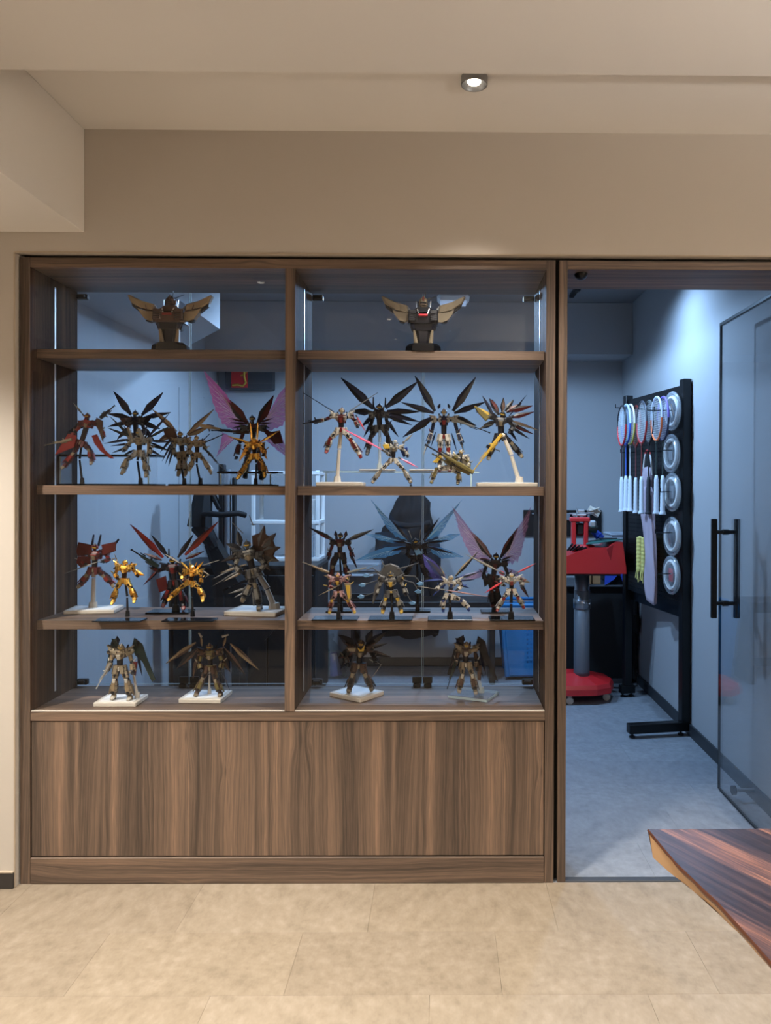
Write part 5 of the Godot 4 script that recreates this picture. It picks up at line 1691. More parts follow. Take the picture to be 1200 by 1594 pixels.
	fx_wing(t, [190, 435, 141, 388, 102, 346, 51, 250, 26, 221, 53, 196, 67, 207, 73, 204, 87, 217, 95, 213, 107, 224, 117, 224, 121, 240, 127, 244, 131, 255, 136, 272, 146, 282, 146, 297, 155, 311, 158, 324, 158, 335, 165, 351, 168, 363, 167, 369, 176, 389, 175, 393, 184, 413, 177, 407], -12, M.fx_pink, M.fx_vein, [46, 240], [175, 408, 166, 376, 158, 349, 147, 327, 141, 300, 134, 280, 129, 260, 121, 244, 112, 231, 129, 305, 146, 378])
	fx_wing(t, [48, 172, 111, 192, 126, 148, 127, 137, 134, 123, 133, 116, 141, 99, 130, 107, 122, 112, 111, 121, 102, 126, 92, 133, 86, 142, 74, 148, 70, 155, 56, 164], -14, M.fx_pink, M.fx_vein, [58, 172], [131, 113, 119, 136, 111, 157])
	plate(t, "shield", [54, 195, 112, 204, 124, 156, 91, 153], 14, 5, "rd")
	gun(t, [-6, 197, 6], [-151, 205, 0], 12, "br", "k")
	t = mech("gold robot with legs spread on the right of the upper left row", Vector3(-0.6763, 1.4024, -0.09), 0.8, ["gd", "gdd", "gd", "br", "gdd"], {hd = [-1, 158, 8], ch = [-3, 140, 0], pv = [-2, 107, 0], sl = [-25, 139, 4], el = [-35, 125, 8], hl = [-22, 113, 16], sr = [22, 139, 4], er = [36, 125, 6], hr = [33, 107, 12], kl = [-28, 72, 10], fl = [-54, 32, 6], kr = [30, 77, 8], fr = [35, 40, 2], hang = [0, 0, 0]}, M.gold_mix)
	wing(t, [[[-17, 149, -4], [-102, 175, -8], 8, "gd", "gdd"], [[-13, 154, -4], [-21, 229, -10], 7, "gdd", "gd"], [[-22, 144, -4], [-60, 84, -8], 13, "gdd", "gd"]], M.gold_mix)
	wing(t, [[[10, 149, -4], [86, 196, -8], 8, "gd", "gdd"], [[6, 154, -4], [7, 229, -10], 7, "gdd", "gd"], [[15, 144, -4], [42, 89, -8], 13, "gdd", "gd"]], M.gold_mix)
	stand("black stand under the gold robot of the upper left row", "black", Vector3(-0.6891, 1.397, -0.095), Vector3(0.175, 0.006, 0.1), 0, [Vector3(-0.6762, 1.403, -0.099), Vector3(-0.6739, 1.4771, -0.099), Vector3(-0.6786, 1.5027, -0.099)], 0.004)
	t = mech("white robot with a black gun arm and red chest on a white stand", Vector3(-0.3687, 1.4033, -0.1), 0.92, ["w", "rd", "r", "k", "y"], {hd = [5, 266, 6], ch = [2, 238, 0], pv = [2, 201, 0], sl = [-26, 248, 0], el = [-56, 235, 4], hl = [-85, 228, 10], sr = [35, 248, 0], er = [54, 231, 6], hr = [62, 210, 12], kl = [-37, 165, 6], fl = [-47, 131, 2], kr = [38, 161, 6], fr = [67, 112, 0], hang = [0, 0, 0]}, M.plastic)
	gun(t, [-68, 232, 14], [-135, 218, 18], 13, "k", "k")
	sword(t, "red_blade", [57, 251, 16], [92, 191, 18], 7, "pr")
	rod(t, "antenna", [[-25, 264, -6], [-140, 335, -10]], 1.8, "k")
	rod(t, "antenna", [[29, 265, -6], [134, 336, -10]], 2.2, "gl")
	stand("white stand with a tall white arm under the white robot", "white", Vector3(-0.3669, 1.397, -0.105), Vector3(0.168, 0.014, 0.11), 0, [Vector3(-0.3816, 1.411, -0.109), Vector3(-0.3748, 1.5299, -0.109), Vector3(-0.3679, 1.5955, -0.109)], 0.0075)
	t = mech("dark robot with black raised wings on a clear riser behind the white robots", Vector3(-0.2388, 1.4457, -0.225), 0.98, ["g", "k", "k", "k", "y"], {hd = [1, 251, 8], ch = [-1, 227, 0], pv = [2, 178, 0], sl = [-25, 220, 0], el = [-30, 183, 0], hl = [-22, 153, 8], sr = [24, 220, 0], er = [31, 188, 0], hr = [25, 158, 8], kl = [-32, 136, 4], fl = [-42, 88, 0], kr = [34, 139, 4], fr = [41, 86, 0], hang = [0, 0, 0]}, M.plastic)
	wing(t, [[[-23, 247, -8], [-146, 365, -14], 30, "n", "k"], [[-28, 233, -8], [-109, 238, -14], 24, "k", "n"], [[-26, 218, -8], [-68, 179, -14], 15, "n", "k"], [[-18, 213, -8], [-60, 140, -14], 13, "n", "k"]])
	wing(t, [[[23, 250, -8], [148, 352, -14], 28, "n", "k"], [[28, 238, -8], [153, 236, -14], 20, "k", "n"], [[28, 230, -8], [155, 197, -14], 17, "n", "k"], [[26, 221, -8], [123, 185, -14], 15, "k", "n"], [[21, 213, -8], [72, 140, -14], 13, "n", "k"]])
	rod(t, "thruster", [[-23, 252, -8], [-23, 291, -8]], 4, "k")
	rod(t, "thruster", [[23, 255, -8], [23, 289, -8]], 4, "k")
	stand("white stand with a clear post on the riser under the black winged robot", "mixed", Vector3(-0.2433, 1.455, -0.222), Vector3(0.135, 0.006, 0.07), 0, [Vector3(-0.2365, 1.461, -0.226), Vector3(-0.2367, 1.5605, -0.226), Vector3(-0.2368, 1.6142, -0.226)], 0.0065)
	t = mech("small white and grey robot in a wide stance holding a long pink saber", Vector3(-0.1779, 1.4014, -0.075), 0.72, ["w", "gl", "b", "k", "sb"], {hd = [9, 153, 8], ch = [4, 132, 0], pv = [2, 93, 0], sl = [-21, 139, 4], el = [-23, 118, 10], hl = [-8, 106, 18], sr = [30, 134, 2], er = [49, 120, 6], hr = [54, 104, 14], kl = [-43, 51, 12], fl = [-69, 14, 4], kr = [42, 53, 10], fr = [63, 14, 4]}, M.plastic)
	sword(t, "beam_saber", [-15, 115, 24], [-186, 206, 30], 9, "pr", M.saber)
	sword(t, "beam_saber", [22, 99, 24], [93, 62, 28], 8, "pr", M.saber)
	sword(t, "sword", [36, 151, -6], [73, 186, -10], 10, "gl")
	plate(t, "shoulder_plate", [-36, 145, -13, 147, -9, 131, -29, 129], 16, 5, "y")
	plate(t, "blade_pack", [23, 132, 53, 137, 57, 109, 39, 100], -6, 6, "bl")
	t = mech("white robot with six black wings spread hovering in the upper right row", Vector3(0.0079, 1.4023, -0.19), 1.0, ["w", "n", "r", "k", "y"], {hd = [-1, 272, 8], ch = [-1, 241, 0], pv = [-1, 186, 0], sl = [-37, 244, 0], el = [-46, 200, 4], hl = [-58, 161, 8], sr = [38, 244, 0], er = [50, 200, 4], hr = [65, 157, 8], kl = [-15, 132, 6], fl = [-17, 72, 2], kr = [16, 133, 6], fr = [19, 72, 2], hang = [0, 0, 0]}, M.plastic)
	wing(t, [[[-35, 278, -8], [-110, 412, -14], 26, "k", "n"], [[-39, 271, -8], [-161, 312, -14], 20, "n", "k"], [[-37, 259, -8], [-156, 181, -14], 24, "n", "k"], [[-23, 288, -8], [-15, 308, -14], 10, "k", "n"]])
	wing(t, [[[33, 279, -8], [120, 408, -14], 26, "k", "n"], [[38, 271, -8], [157, 314, -14], 20, "n", "k"], [[36, 259, -8], [121, 224, -14], 20, "k", "n"], [[21, 288, -8], [14, 308, -14], 10, "k", "n"]])
	wing(t, [[[-51, 181, 4], [-80, 106, 6], 7, "w", "sb"], [[-32, 200, 0], [-49, 145, 2], 6, "n", "k"]])
	wing(t, [[[62, 167, 4], [79, 116, 6], 7, "w", "sb"], [[28, 196, 0], [48, 126, 2], 6, "n", "k"], [[40, 229, 2], [74, 157, 4], 7, "n", "k"]])
	gun(t, [18, 252, 18], [172, 195, 22], 11, "gl", "k")
	stand("white stand with a clear post on the riser under the hovering white robot", "mixed", Vector3(-0.0479, 1.455, -0.21), Vector3(0.15, 0.006, 0.07), 0, [Vector3(0.0054, 1.461, -0.214), Vector3(0.0052, 1.5363, -0.214), Vector3(0.0075, 1.5801, -0.214)], 0.005)
	t = mech("olive and white robot kneeling with a huge olive cannon", Vector3(0.0169, 1.402, -0.075), 0.78, ["w", "o", "o", "k", "y"], {hd = [51, 118, 8], ch = [32, 98, 0], pv = [18, 65, 0], sl = [7, 104, 4], el = [-3, 83, 10], hl = [16, 71, 20], sr = [62, 98, 0], er = [81, 81, 6], hr = [76, 60, 14], kl = [-37, 58, 14], fl = [-53, 14, 6], kr = [44, 42, 14], fr = [42, 14, 2]}, M.plastic)
	gun(t, [96, 44, 26], [-78, 144, 34], 16, "o", "k")
	gun(t, [83, 39, 18], [-53, 112, 24], 12, "o", "o")
	plate(t, "shoulder_pack", [51, 112, 83, 102, 86, 68, 56, 63], -4, 14, "w")
	plate(t, "side_vane", [-53, 81, -23, 109, -17, 99, -35, 79], 8, 5, "y")
	t = mech("dark robot of many blades with a long gold gun on a white stand", Vector3(0.231, 1.405, -0.11), 0.98, ["k", "g", "b", "k", "y"], {hd = [-11, 255, 8], ch = [-17, 228, 0], pv = [-17, 181, 0], sl = [-43, 244, 0], el = [-69, 248, 6], hl = [-98, 266, 12], sr = [13, 233, 0], er = [30, 212, 0], hr = [17, 192, 8], kl = [-43, 145, 8], fl = [-57, 108, 4], kr = [23, 150, 6], fr = [51, 115, 0], hang = [0, 0, 0]}, M.plastic)
	wing(t, [[[-43, 254, -8], [-83, 326, -14], 12, "n", "k"], [[-29, 269, -8], [-57, 316, -14], 18, "rd", "k"], [[-38, 240, -4], [-114, 286, 4], 15, "y", "k"], [[-42, 221, -8], [-99, 203, -14], 11, "gl", "n"]])
	wing(t, [[[9, 269, -8], [102, 289, -14], 20, "rd", "k"], [[14, 250, -8], [80, 329, -14], 6, "n", "k"], [[19, 245, -8], [109, 267, -14], 16, "rd", "k"], [[15, 235, 4], [123, 197, 8], 10, "b", "br"], [[21, 222, -8], [105, 185, -14], 13, "rd", "k"], [[19, 212, -8], [90, 168, -14], 10, "n", "k"], [[14, 203, -8], [46, 158, -14], 10, "n", "k"], [[0, 269, -8], [33, 312, -14], 16, "k", "g"]])
	gun(t, [-14, 182, 20], [-121, 44, 26], 13, "y", "y")
	gun(t, [-69, 140, 14], [-20, 121, 16], 13, "k", "g")
	wing(t, [[[-24, 254, -8], [-47, 312, -14], 18, "k", "g"], [[-10, 264, -8], [-5, 319, -14], 16, "br", "k"], [[5, 264, -8], [62, 298, -14], 18, "k", "rd"], [[-33, 231, -8], [-80, 217, -14], 14, "g", "k"], [[14, 222, -8], [76, 203, -14], 14, "k", "g"], [[-5, 212, -6], [-23, 151, -8], 14, "g", "k"]])
	plate(t, "arm_plate", [-107, 284, -82, 266, -58, 243, -72, 228, -98, 256, -114, 280], 18, 8, "o")
	stand("wide white stand with a slanted white arm at the right end of the upper row", "white", Vector3(0.2345, 1.397, -0.095), Vector3(0.216, 0.014, 0.11), 0, [Vector3(0.2817, 1.411, -0.099), Vector3(0.2532, 1.5081, -0.099), Vector3(0.2225, 1.5829, -0.099)], 0.0085)
	t = mech("dark red robot with horns and a thin sword on a white stand", Vector3(-1.3133, 0.9246, -0.22), 1.0, ["rd", "r", "b", "k", "y"], {hd = [6, 239, 8], ch = [2, 207, 0], pv = [0, 158, 0], sl = [-36, 216, 0], el = [-49, 190, 4], hl = [-25, 176, 14], sr = [41, 217, 0], er = [57, 193, 4], hr = [42, 186, 14], kl = [-25, 134, 4], fl = [-48, 102, 0], kr = [40, 132, 4], fr = [65, 105, 0], hang = [0, 0, 0]}, M.plastic)
	plate(t, "shoulder_armor", [-55, 259, -7, 249, -2, 215, -57, 205, -62, 225], 12, 9, "rd")
	plate(t, "shoulder_armor", [32, 249, 87, 261, 85, 225, 41, 210], 12, 9, "rd")
	plate(t, "skirt_panel", [-56, 205, -11, 206, -6, 177, -44, 162, -61, 181], 14, 5, "rd")
	rod(t, "horn", [[-12, 243, -6], [-7, 286, -10]], 5, "n")
	rod(t, "horn", [[12, 243, -6], [20, 286, -10]], 5, "n")
	rod(t, "horn", [[68, 243, -6], [88, 269, -10]], 6, "k")
	sword(t, "sword", [54, 197, 24], [-99, 142, 30], 5, "gl")
	plate(t, "thigh_vane", [29, 156, 63, 132, 78, 93, 63, 103, 34, 137], 6, 5, "n")
	stand("white base with a clear post under the horned dark red robot", "white", Vector3(-1.3202, 0.918, -0.235), Vector3(0.18, 0.014, 0.13), 0.12, [Vector3(-1.3267, 0.932, -0.239), Vector3(-1.3243, 1.044, -0.239), Vector3(-1.3219, 1.0709, -0.239)], 0.009)
	t = mech("gold robot with a spread shield at the left of the middle row", Vector3(-1.1443, 0.9277, -0.085), 0.8, ["gd", "gdd", "gd", "br", "gdd"], {hd = [5, 191, 8], ch = [0, 167, 0], pv = [-2, 130, 0], sl = [-21, 172, 4], el = [-31, 152, 8], hl = [-20, 136, 14], sr = [25, 172, 4], er = [42, 159, 6], hr = [51, 145, 12], kl = [-27, 96, 8], fl = [-38, 56, 4], kr = [26, 101, 8], fr = [35, 63, 2], hang = [0, 0, 0]}, M.gold_mix)
	wing(t, [[[-16, 176, -4], [-45, 199, -8], 9, "gd", "gdd"], [[-20, 171, -4], [-40, 222, -8], 6, "gl", "gd"]], M.gold_mix)
	wing(t, [[[12, 178, -4], [43, 185, -8], 12, "gd", "gdd"], [[29, 163, 4], [74, 145, 6], 16, "gdd", "gd"]], M.gold_mix)
	stand("black plate stand under the gold robot with the spread shield", "black", Vector3(-1.1378, 0.918, -0.03), Vector3(0.17, 0.005, 0.07), 0, [Vector3(-1.1355, 0.923, -0.089), Vector3(-1.1367, 0.9922, -0.089), Vector3(-1.1436, 1.0479, -0.089)], 0.0042)
	t = mech("black robot with two red wings and a green gun in the middle left row", Vector3(-1.0105, 0.92, -0.22), 1.05, ["k", "rd", "r", "k", "y"], {hd = [-5, 193, 8], ch = [-5, 163, 0], pv = [0, 114, 0], sl = [-34, 166, 0], el = [-56, 156, 6], hl = [-78, 167, 12], sr = [27, 163, 0], er = [44, 136, 0], hr = [41, 108, 8], kl = [-23, 78, 4], fl = [-36, 39, 0], kr = [26, 74, 4], fr = [34, 29, 0], hang = [0, 0, 0]}, M.plastic)
	wing(t, [[[-47, 204, -8], [-173, 330, -14], 22, "r", "rd"], [[-27, 204, -8], [-93, 289, -14], 17, "k", "n"], [[-52, 194, -8], [-122, 220, -14], 12, "rd", "k"], [[-56, 165, -8], [-124, 98, -14], 10, "rd", "k"]])
	wing(t, [[[36, 214, -8], [161, 341, -14], 22, "r", "rd"], [[9, 204, -8], [66, 291, -14], 17, "k", "n"], [[38, 199, -8], [107, 228, -14], 12, "rd", "k"]])
	gun(t, [-57, 172, 16], [-157, 237, 20], 16, "gr", "k")
	plate(t, "shield", [-67, 123, -30, 137, -21, 84, -55, 74], 10, 5, "rd")
	rod(t, "horn", [[-26, 208, -10], [-26, 238, -10]], 4, "k")
	stand("black stand under the black robot with two red wings", "black", Vector3(-1.0219, 0.918, -0.21), Vector3(0.16, 0.007, 0.09), 0, [Vector3(-1.0036, 0.925, -0.214), Vector3(-1.0037, 0.9866, -0.214), Vector3(-1.0085, 1.028, -0.214)], 0.008)
	t = mech("gold robot with a wide lunge in front of the red winged robot", Vector3(-0.9014, 0.9187, -0.085), 0.82, ["gd", "gdd", "gd", "br", "gdd"], {hd = [2, 182, 8], ch = [2, 165, 0], pv = [-5, 132, 0], sl = [-20, 165, 4], el = [-32, 152, 8], hl = [-28, 141, 14], sr = [27, 165, 4], er = [34, 147, 6], hr = [33, 127, 10], kl = [-41, 108, 10], fl = [-72, 77, 6], kr = [28, 110, 8], fr = [38, 77, 2], hang = [0, 0, 0]}, M.gold_mix)
	wing(t, [[[-15, 176, -4], [-45, 204, -8], 8, "gd", "gdd"], [[-8, 181, -4], [-12, 204, -8], 4, "gd", "gdd"]], M.gold_mix)
	wing(t, [[[12, 176, -4], [39, 204, -8], 8, "gd", "gdd"], [[5, 181, -4], [16, 204, -8], 4, "gd", "gdd"]], M.gold_mix)
	sword(t, "sword", [-41, 194, -10], [-105, 231, -14], 7, "w")
	rod(t, "thin_rod", [[36, 190, -10], [93, 208, -14]], 1.8, "gl")
	rod(t, "beam_bow", [[37, 172, 0], [61, 156, 2], [47, 147, 2]], 2.4, "w")
	stand("black plate stand under the lunging gold robot", "black", Vector3(-0.8926, 0.918, -0.035), Vector3(0.18, 0.005, 0.07), 0, [Vector3(-0.9004, 0.923, -0.089), Vector3(-0.9028, 0.9925, -0.089), Vector3(-0.9052, 1.0413, -0.089)], 0.0045)
	t = mech("big dark grey robot with a round fan pack at the middle left row's right", Vector3(-0.6759, 0.9174, -0.15), 1.2, ["g", "gl", "b", "k", "y"], {hd = [-41, 262, 10], ch = [-38, 224, 0], pv = [-22, 167, 0], sl = [-73, 224, 4], el = [-85, 186, 10], hl = [-60, 164, 18], sr = [0, 219, 0], er = [22, 191, 4], hr = [5, 168, 12], kl = [-10, 115, 8], fl = [3, 34, 4], kr = [-34, 110, 8], fr = [-55, 67, 0]}, M.plastic)
	wing(t, [[[0, 256, -8], [18, 332, -14], 26, "br", "g"], [[10, 252, -8], [61, 304, -14], 26, "g", "br"], [[14, 237, -8], [77, 251, -14], 26, "br", "g"], [[14, 223, -8], [70, 199, -14], 26, "g", "br"], [[5, 213, -8], [37, 165, -14], 24, "br", "g"]])
	wing(t, [[[-66, 242, -8], [-125, 265, -14], 22, "k", "g"], [[-71, 256, -8], [-82, 313, -14], 22, "k", "g"], [[-62, 228, -8], [-144, 198, -14], 18, "k", "br"]])
	wing(t, [[[-43, 191, 10], [-138, 159, 16], 9, "b", "tn"], [[-47, 168, 10], [-126, 128, 16], 9, "b", "tn"], [[-53, 177, 6], [-175, 106, 10], 8, "g", "k"], [[-63, 186, 4], [-176, 132, 8], 7, "g", "k"], [[-29, 106, 8], [-111, 82, 12], 9, "g", "gl"], [[-29, 96, 8], [-89, 68, 12], 8, "g", "gl"]])
	rod(t, "antenna", [[-62, 304, -10], [-104, 344, -14]], 2.2, "gl")
	rod(t, "antenna", [[-24, 333, -10], [-40, 371, -14]], 2.2, "gl")
	plate(t, "round_pack", [-30, 294, 8, 308, 46, 285, 60, 246, 46, 208, 8, 189, -26, 213], -16, 12, "br")
	stand("white base with a thick grey arm under the big dark grey robot", "white", Vector3(-0.6908, 0.918, -0.2), Vector3(0.2, 0.016, 0.16), -0.16, [Vector3(-0.6307, 0.934, -0.204), Vector3(-0.6574, 1.0055, -0.204), Vector3(-0.6913, 1.066, -0.204)], 0.012)
	t = mech("black and red robot with two long flat wings above the dusty pink robot", Vector3(-0.386, 0.9744, -0.22), 0.9, ["k", "rd", "b", "k", "y"], {hd = [3, 235, 8], ch = [0, 207, 0], pv = [0, 166, 0], sl = [-25, 207, 0], el = [-37, 176, 0], hl = [-41, 152, 8], sr = [29, 207, 0], er = [41, 176, 0], hr = [47, 152, 8], kl = [-26, 118, 4], fl = [-34, 73, 0], kr = [20, 122, 4], fr = [29, 83, 0], hang = [0, 0, 0]}, M.plastic)
	wing(t, [[[-19, 214, -8], [-120, 265, -14], 15, "k", "rd"], [[-16, 229, -8], [-19, 253, -14], 12, "k", "rd"], [[-28, 155, -8], [-41, 106, -14], 9, "rd", "k"]])
	wing(t, [[[20, 214, -8], [127, 258, -14], 15, "k", "gl"], [[20, 229, -8], [22, 253, -14], 12, "k", "rd"], [[40, 165, -8], [64, 106, -14], 9, "k", "rd"]])
	stand("thin black stand behind the pink robot holding the black and red robot", "black", Vector3(-0.3888, 0.918, -0.235), Vector3(0.1, 0.006, 0.06), 0, [Vector3(-0.3835, 0.924, -0.239), Vector3(-0.3837, 1.0454, -0.239), Vector3(-0.3888, 1.1289, -0.239)], 0.0042)
	t = mech("dusty pink robot with a cream shield and long gun barrels", Vector3(-0.3727, 0.9192, -0.085), 0.78, ["p", "rd", "y", "k", "y"], {hd = [-2, 155, 8], ch = [-3, 133, 0], pv = [0, 95, 0], sl = [-25, 140, 4], el = [-34, 117, 8], hl = [-14, 109, 16], sr = [23, 140, 4], er = [38, 122, 6], hr = [32, 109, 14], kl = [-23, 66, 6], fl = [-30, 33, 0], kr = [33, 66, 6], fr = [53, 33, 0], hang = [0, 0, 0]}, M.plastic)
	gun(t, [-36, 164, -8], [-133, 201, -12], 9, "tn", "b")
	gun(t, [31, 164, -8], [140, 192, -12], 8, "gl", "sb")
	plate(t, "shield", [23, 129, 46, 129, 49, 78, 42, 59, 33, 78], 22, 5, "b")
	plate(t, "shield_rim", [28, 122, 42, 122, 45, 83, 40, 71, 35, 83], 25, 2, "y")
	sword(t, "sword", [10, 124, 26], [-67, 86, 30], 5, "b")
	wing(t, [[[-22, 146, -4], [-55, 153, -8], 11, "b", "p"]])
	wing(t, [[[15, 146, -4], [48, 155, -8], 11, "b", "p"]])
	stand("black plate stand under the dusty pink robot", "smoke", Vector3(-0.3809, 0.918, -0.07), Vector3(0.163, 0.005, 0.085), 0, [Vector3(-0.3712, 0.923, -0.074), Vector3(-0.3713, 0.9721, -0.074), Vector3(-0.3714, 1.0069, -0.074)], 0.0048)
	t = mech("black robot with clear blue wing blades before the black coat", Vector3(-0.0962, 0.9734, -0.23), 0.95, ["k", "k", "g", "k", "y"], {hd = [-3, 214, 8], ch = [0, 191, 0], pv = [2, 157, 0], sl = [-27, 194, 0], el = [-35, 167, 0], hl = [-20, 153, 10], sr = [29, 194, 0], er = [34, 167, 0], hr = [19, 153, 10], kl = [-20, 123, 6], fl = [-44, 84, 2], kr = [22, 123, 6], fr = [37, 83, 0], hang = [0, 0, 0]}, M.plastic)
	wing(t, [[[-30, 218, -8], [-100, 298, -14], 10, "k", "n"], [[-35, 208, -8], [-90, 212, -14], 9, "k", "n"], [[-30, 193, -8], [-104, 175, -14], 9, "k", "n"]])
	wing(t, [[[26, 218, -8], [87, 304, -14], 10, "k", "n"], [[34, 208, -8], [127, 217, -14], 9, "k", "n"], [[29, 196, -8], [142, 166, -14], 9, "k", "n"]])
	fx_wing(t, [-176, 374, -144, 337, -104, 298, -65, 259, -35, 215, -49, 222, -57, 221, -72, 231, -80, 229, -91, 245, -97, 246, -106, 257, -114, 264, -119, 274, -126, 283, -128, 292, -136, 303, -137, 309, -149, 324, -149, 329, -160, 345, -156, 344, -172, 366], -14, M.fx_blue, M.fx_vein_blue, [-45, 224], [-169, 364, -150, 336, -134, 308, -123, 289, -109, 269])
	fx_wing(t, [176, 375, 141, 338, 105, 304, 68, 264, 33, 215, 49, 223, 57, 221, 74, 232, 83, 230, 91, 245, 96, 249, 103, 261, 110, 269, 114, 281, 122, 290, 126, 300, 134, 311, 139, 320, 149, 333, 151, 338, 163, 355, 164, 359], -14, M.fx_blue, M.fx_vein_blue, [43, 225], [168, 365, 151, 336, 132, 311, 122, 292, 107, 274])
	fx_wing(t, [-200, 241, -144, 239, -90, 224, -36, 207, -52, 207, -61, 205, -81, 207, -90, 205, -103, 209, -113, 210, -124, 215, -137, 216, -149, 219, -153, 223, -170, 228, -173, 231, -191, 237], -16, M.fx_blue, M.fx_vein_blue, [-50, 210], [-188, 239, -162, 231, -139, 224])
	fx_wing(t, [171, 242, 127, 242, 88, 225, 33, 207, 54, 209, 60, 206, 76, 206, 88, 205, 100, 210, 112, 212, 123, 217, 137, 220, 146, 227, 161, 235], -16, M.fx_blue, M.fx_vein_blue, [48, 210], [156, 240, 138, 235, 117, 225])
	fx_wing(t, [-237, 138, -178, 170, -119, 190, -40, 195, -58, 183, -59, 175, -70, 165, -84, 162, -94, 158, -110, 155, -119, 150, -132, 150, -145, 148, -155, 149, -171, 146, -183, 145, -194, 144, -211, 141, -217, 141], -16, M.fx_blue, M.fx_vein_blue, [-60, 185], [-222, 140, -195, 147, -168, 155, -139, 158, -114, 160])
	fx_wing(t, [181, 153, 137, 175, 93, 190, 38, 195, 53, 183, 54, 175, 63, 165, 78, 160, 86, 152, 98, 146, 109, 149, 120, 148, 129, 151, 142, 151, 151, 153, 169, 152], -16, M.fx_blue, M.fx_vein_blue, [48, 188], [167, 156, 148, 159, 127, 161, 110, 160, 98, 156])
	fx_wing(t, [9, 165, 38, 141, 103, 81, 120, 59, 101, 66, 95, 60, 79, 66, 68, 62, 60, 72, 51, 78, 44, 88, 34, 96, 32, 107, 25, 120, 26, 127, 16, 143, 18, 149], -18, M.fx_violet, M.fx_vein_blue, [19, 155], [108, 69, 91, 72, 73, 76])
	plate(t, "chest_gem", [-10, 183, 10, 188, 20, 171, 0, 161], 16, 4, "sb")
	rod(t, "antenna", [[-18, 225, -6], [-30, 254, -8]], 2, "gl")
	rod(t, "antenna", [[11, 225, -6], [16, 259, -8]], 2, "gl")
	stand("black stand behind the grey robot holding the blue winged robot", "black", Vector3(-0.0976, 0.918, -0.24), Vector3(0.11, 0.006, 0.06), 0, [Vector3(-0.0916, 0.924, -0.244), Vector3(-0.0919, 1.0453, -0.244), Vector3(-0.0945, 1.1192, -0.244)], 0.005)
	t = mech("grey robot with bent blue tipped cables and a yellow chest", Vector3(-0.182, 0.9194, -0.085), 0.95, ["g", "gl", "y", "k", "y"], {hd = [-2, 157, 8], ch = [-3, 130, 0], pv = [0, 96, 0], sl = [-33, 140, 0], el = [-44, 113, 6], hl = [-53, 86, 12], sr = [30, 140, 0], er = [44, 113, 6], hr = [52, 88, 12], kl = [-21, 71, 8], fl = [-28, 38, 2], kr = [24, 71, 8], fr = [33, 38, 2], hang = [0, 0, 0]}, M.plastic)
	plate(t, "round_pack", [-46, 161, -27, 190, -4, 197, 24, 187, 43, 162, 24, 148, -27, 147], -14, 12, "g")
	rod(t, "cable", [[-36, 153, -8], [-55, 164, -10], [-87, 155, -10]], 2.6, "g")
	rod(t, "cable", [[-34, 139, -8], [-59, 132, -10], [-99, 120, -8]], 2.6, "g")
	rod(t, "cable", [[-36, 125, -8], [-59, 92, -6], [-101, 78, -6]], 2.6, "g")
	rod(t, "cable", [[-22, 181, -8], [-38, 209, -10]], 2.6, "g")
	rod(t, "cable", [[29, 153, -8], [85, 150, -10], [102, 130, -8]], 2.6, "g")
	rod(t, "cable", [[34, 139, -8], [79, 127, -8], [95, 102, -6]], 2.6, "g")
	rod(t, "cable", [[44, 107, 0], [58, 84, 2], [74, 59, 4]], 2.6, "g")
	rod(t, "cable", [[20, 176, -8], [71, 190, -10], [99, 199, -12]], 2.6, "g")
	rod(t, "cable", [[-36, 157, -8], [-69, 181, -10], [-92, 171, -10]], 2.6, "g")
	plate(t, "cable_tip", [-106, 153, -94, 162, -80, 158, -82, 148, -96, 146], -6, 6, "sb")
	plate(t, "cable_tip", [-120, 118, -108, 127, -94, 123, -96, 113, -110, 111], -6, 6, "sb")
	plate(t, "cable_tip", [-124, 76, -112, 85, -98, 81, -101, 71, -115, 69], -6, 6, "sb")
	plate(t, "cable_tip", [90, 123, 102, 132, 116, 128, 114, 118, 100, 116], -6, 6, "sb")
	plate(t, "cable_tip", [83, 95, 95, 104, 109, 100, 107, 90, 93, 88], -6, 6, "sb")
	plate(t, "cable_tip", [62, 53, 74, 62, 88, 57, 86, 48, 72, 46], -6, 6, "sb")
	plate(t, "arm_blade", [-57, 123, -43, 137, -46, 95, -64, 53, -69, 58], 14, 5, "g")
	stand("black plate stand under the grey robot with cables", "smoke", Vector3(-0.1833, 0.918, -0.07), Vector3(0.158, 0.005, 0.085), 0, [Vector3(-0.179, 0.923, -0.074), Vector3(-0.1791, 0.9723, -0.074), Vector3(-0.1815, 1.0071, -0.074)], 0.0055)
	t = mech("white robot with deep blue wings and a long thin saber", Vector3(0.0323, 0.9196, -0.085), 0.78, ["w", "w", "bl", "k", "y"], {hd = [2, 146, 8], ch = [4, 124, 0], pv = [-3, 86, 0], sl = [-21, 133, 4], el = [-40, 118, 8], hl = [-49, 105, 16], sr = [30, 133, 4], er = [39, 117, 6], hr = [25, 105, 14], kl = [-26, 66, 8], fl = [-26, 40, 2], kr = [39, 67, 8], fr = [60, 42, 2], hang = [0, 0, 0]}, M.plastic)
	wing(t, [[[-19, 148, -8], [-40, 190, -14], 5, "b", "w"], [[-21, 139, -8], [-106, 131, -14], 10, "bl", "n"], [[-19, 120, -8], [-66, 77, -14], 12, "bl", "n"], [[-26, 144, -8], [-92, 218, -14], 20, "n", "bl"]])
	wing(t, [[[18, 151, -8], [100, 239, -14], 13, "k", "b"], [[23, 144, -8], [107, 167, -14], 11, "n", "bl"], [[25, 137, -8], [89, 138, -14], 10, "bl", "n"], [[23, 127, -8], [70, 106, -14], 10, "n", "bl"]])
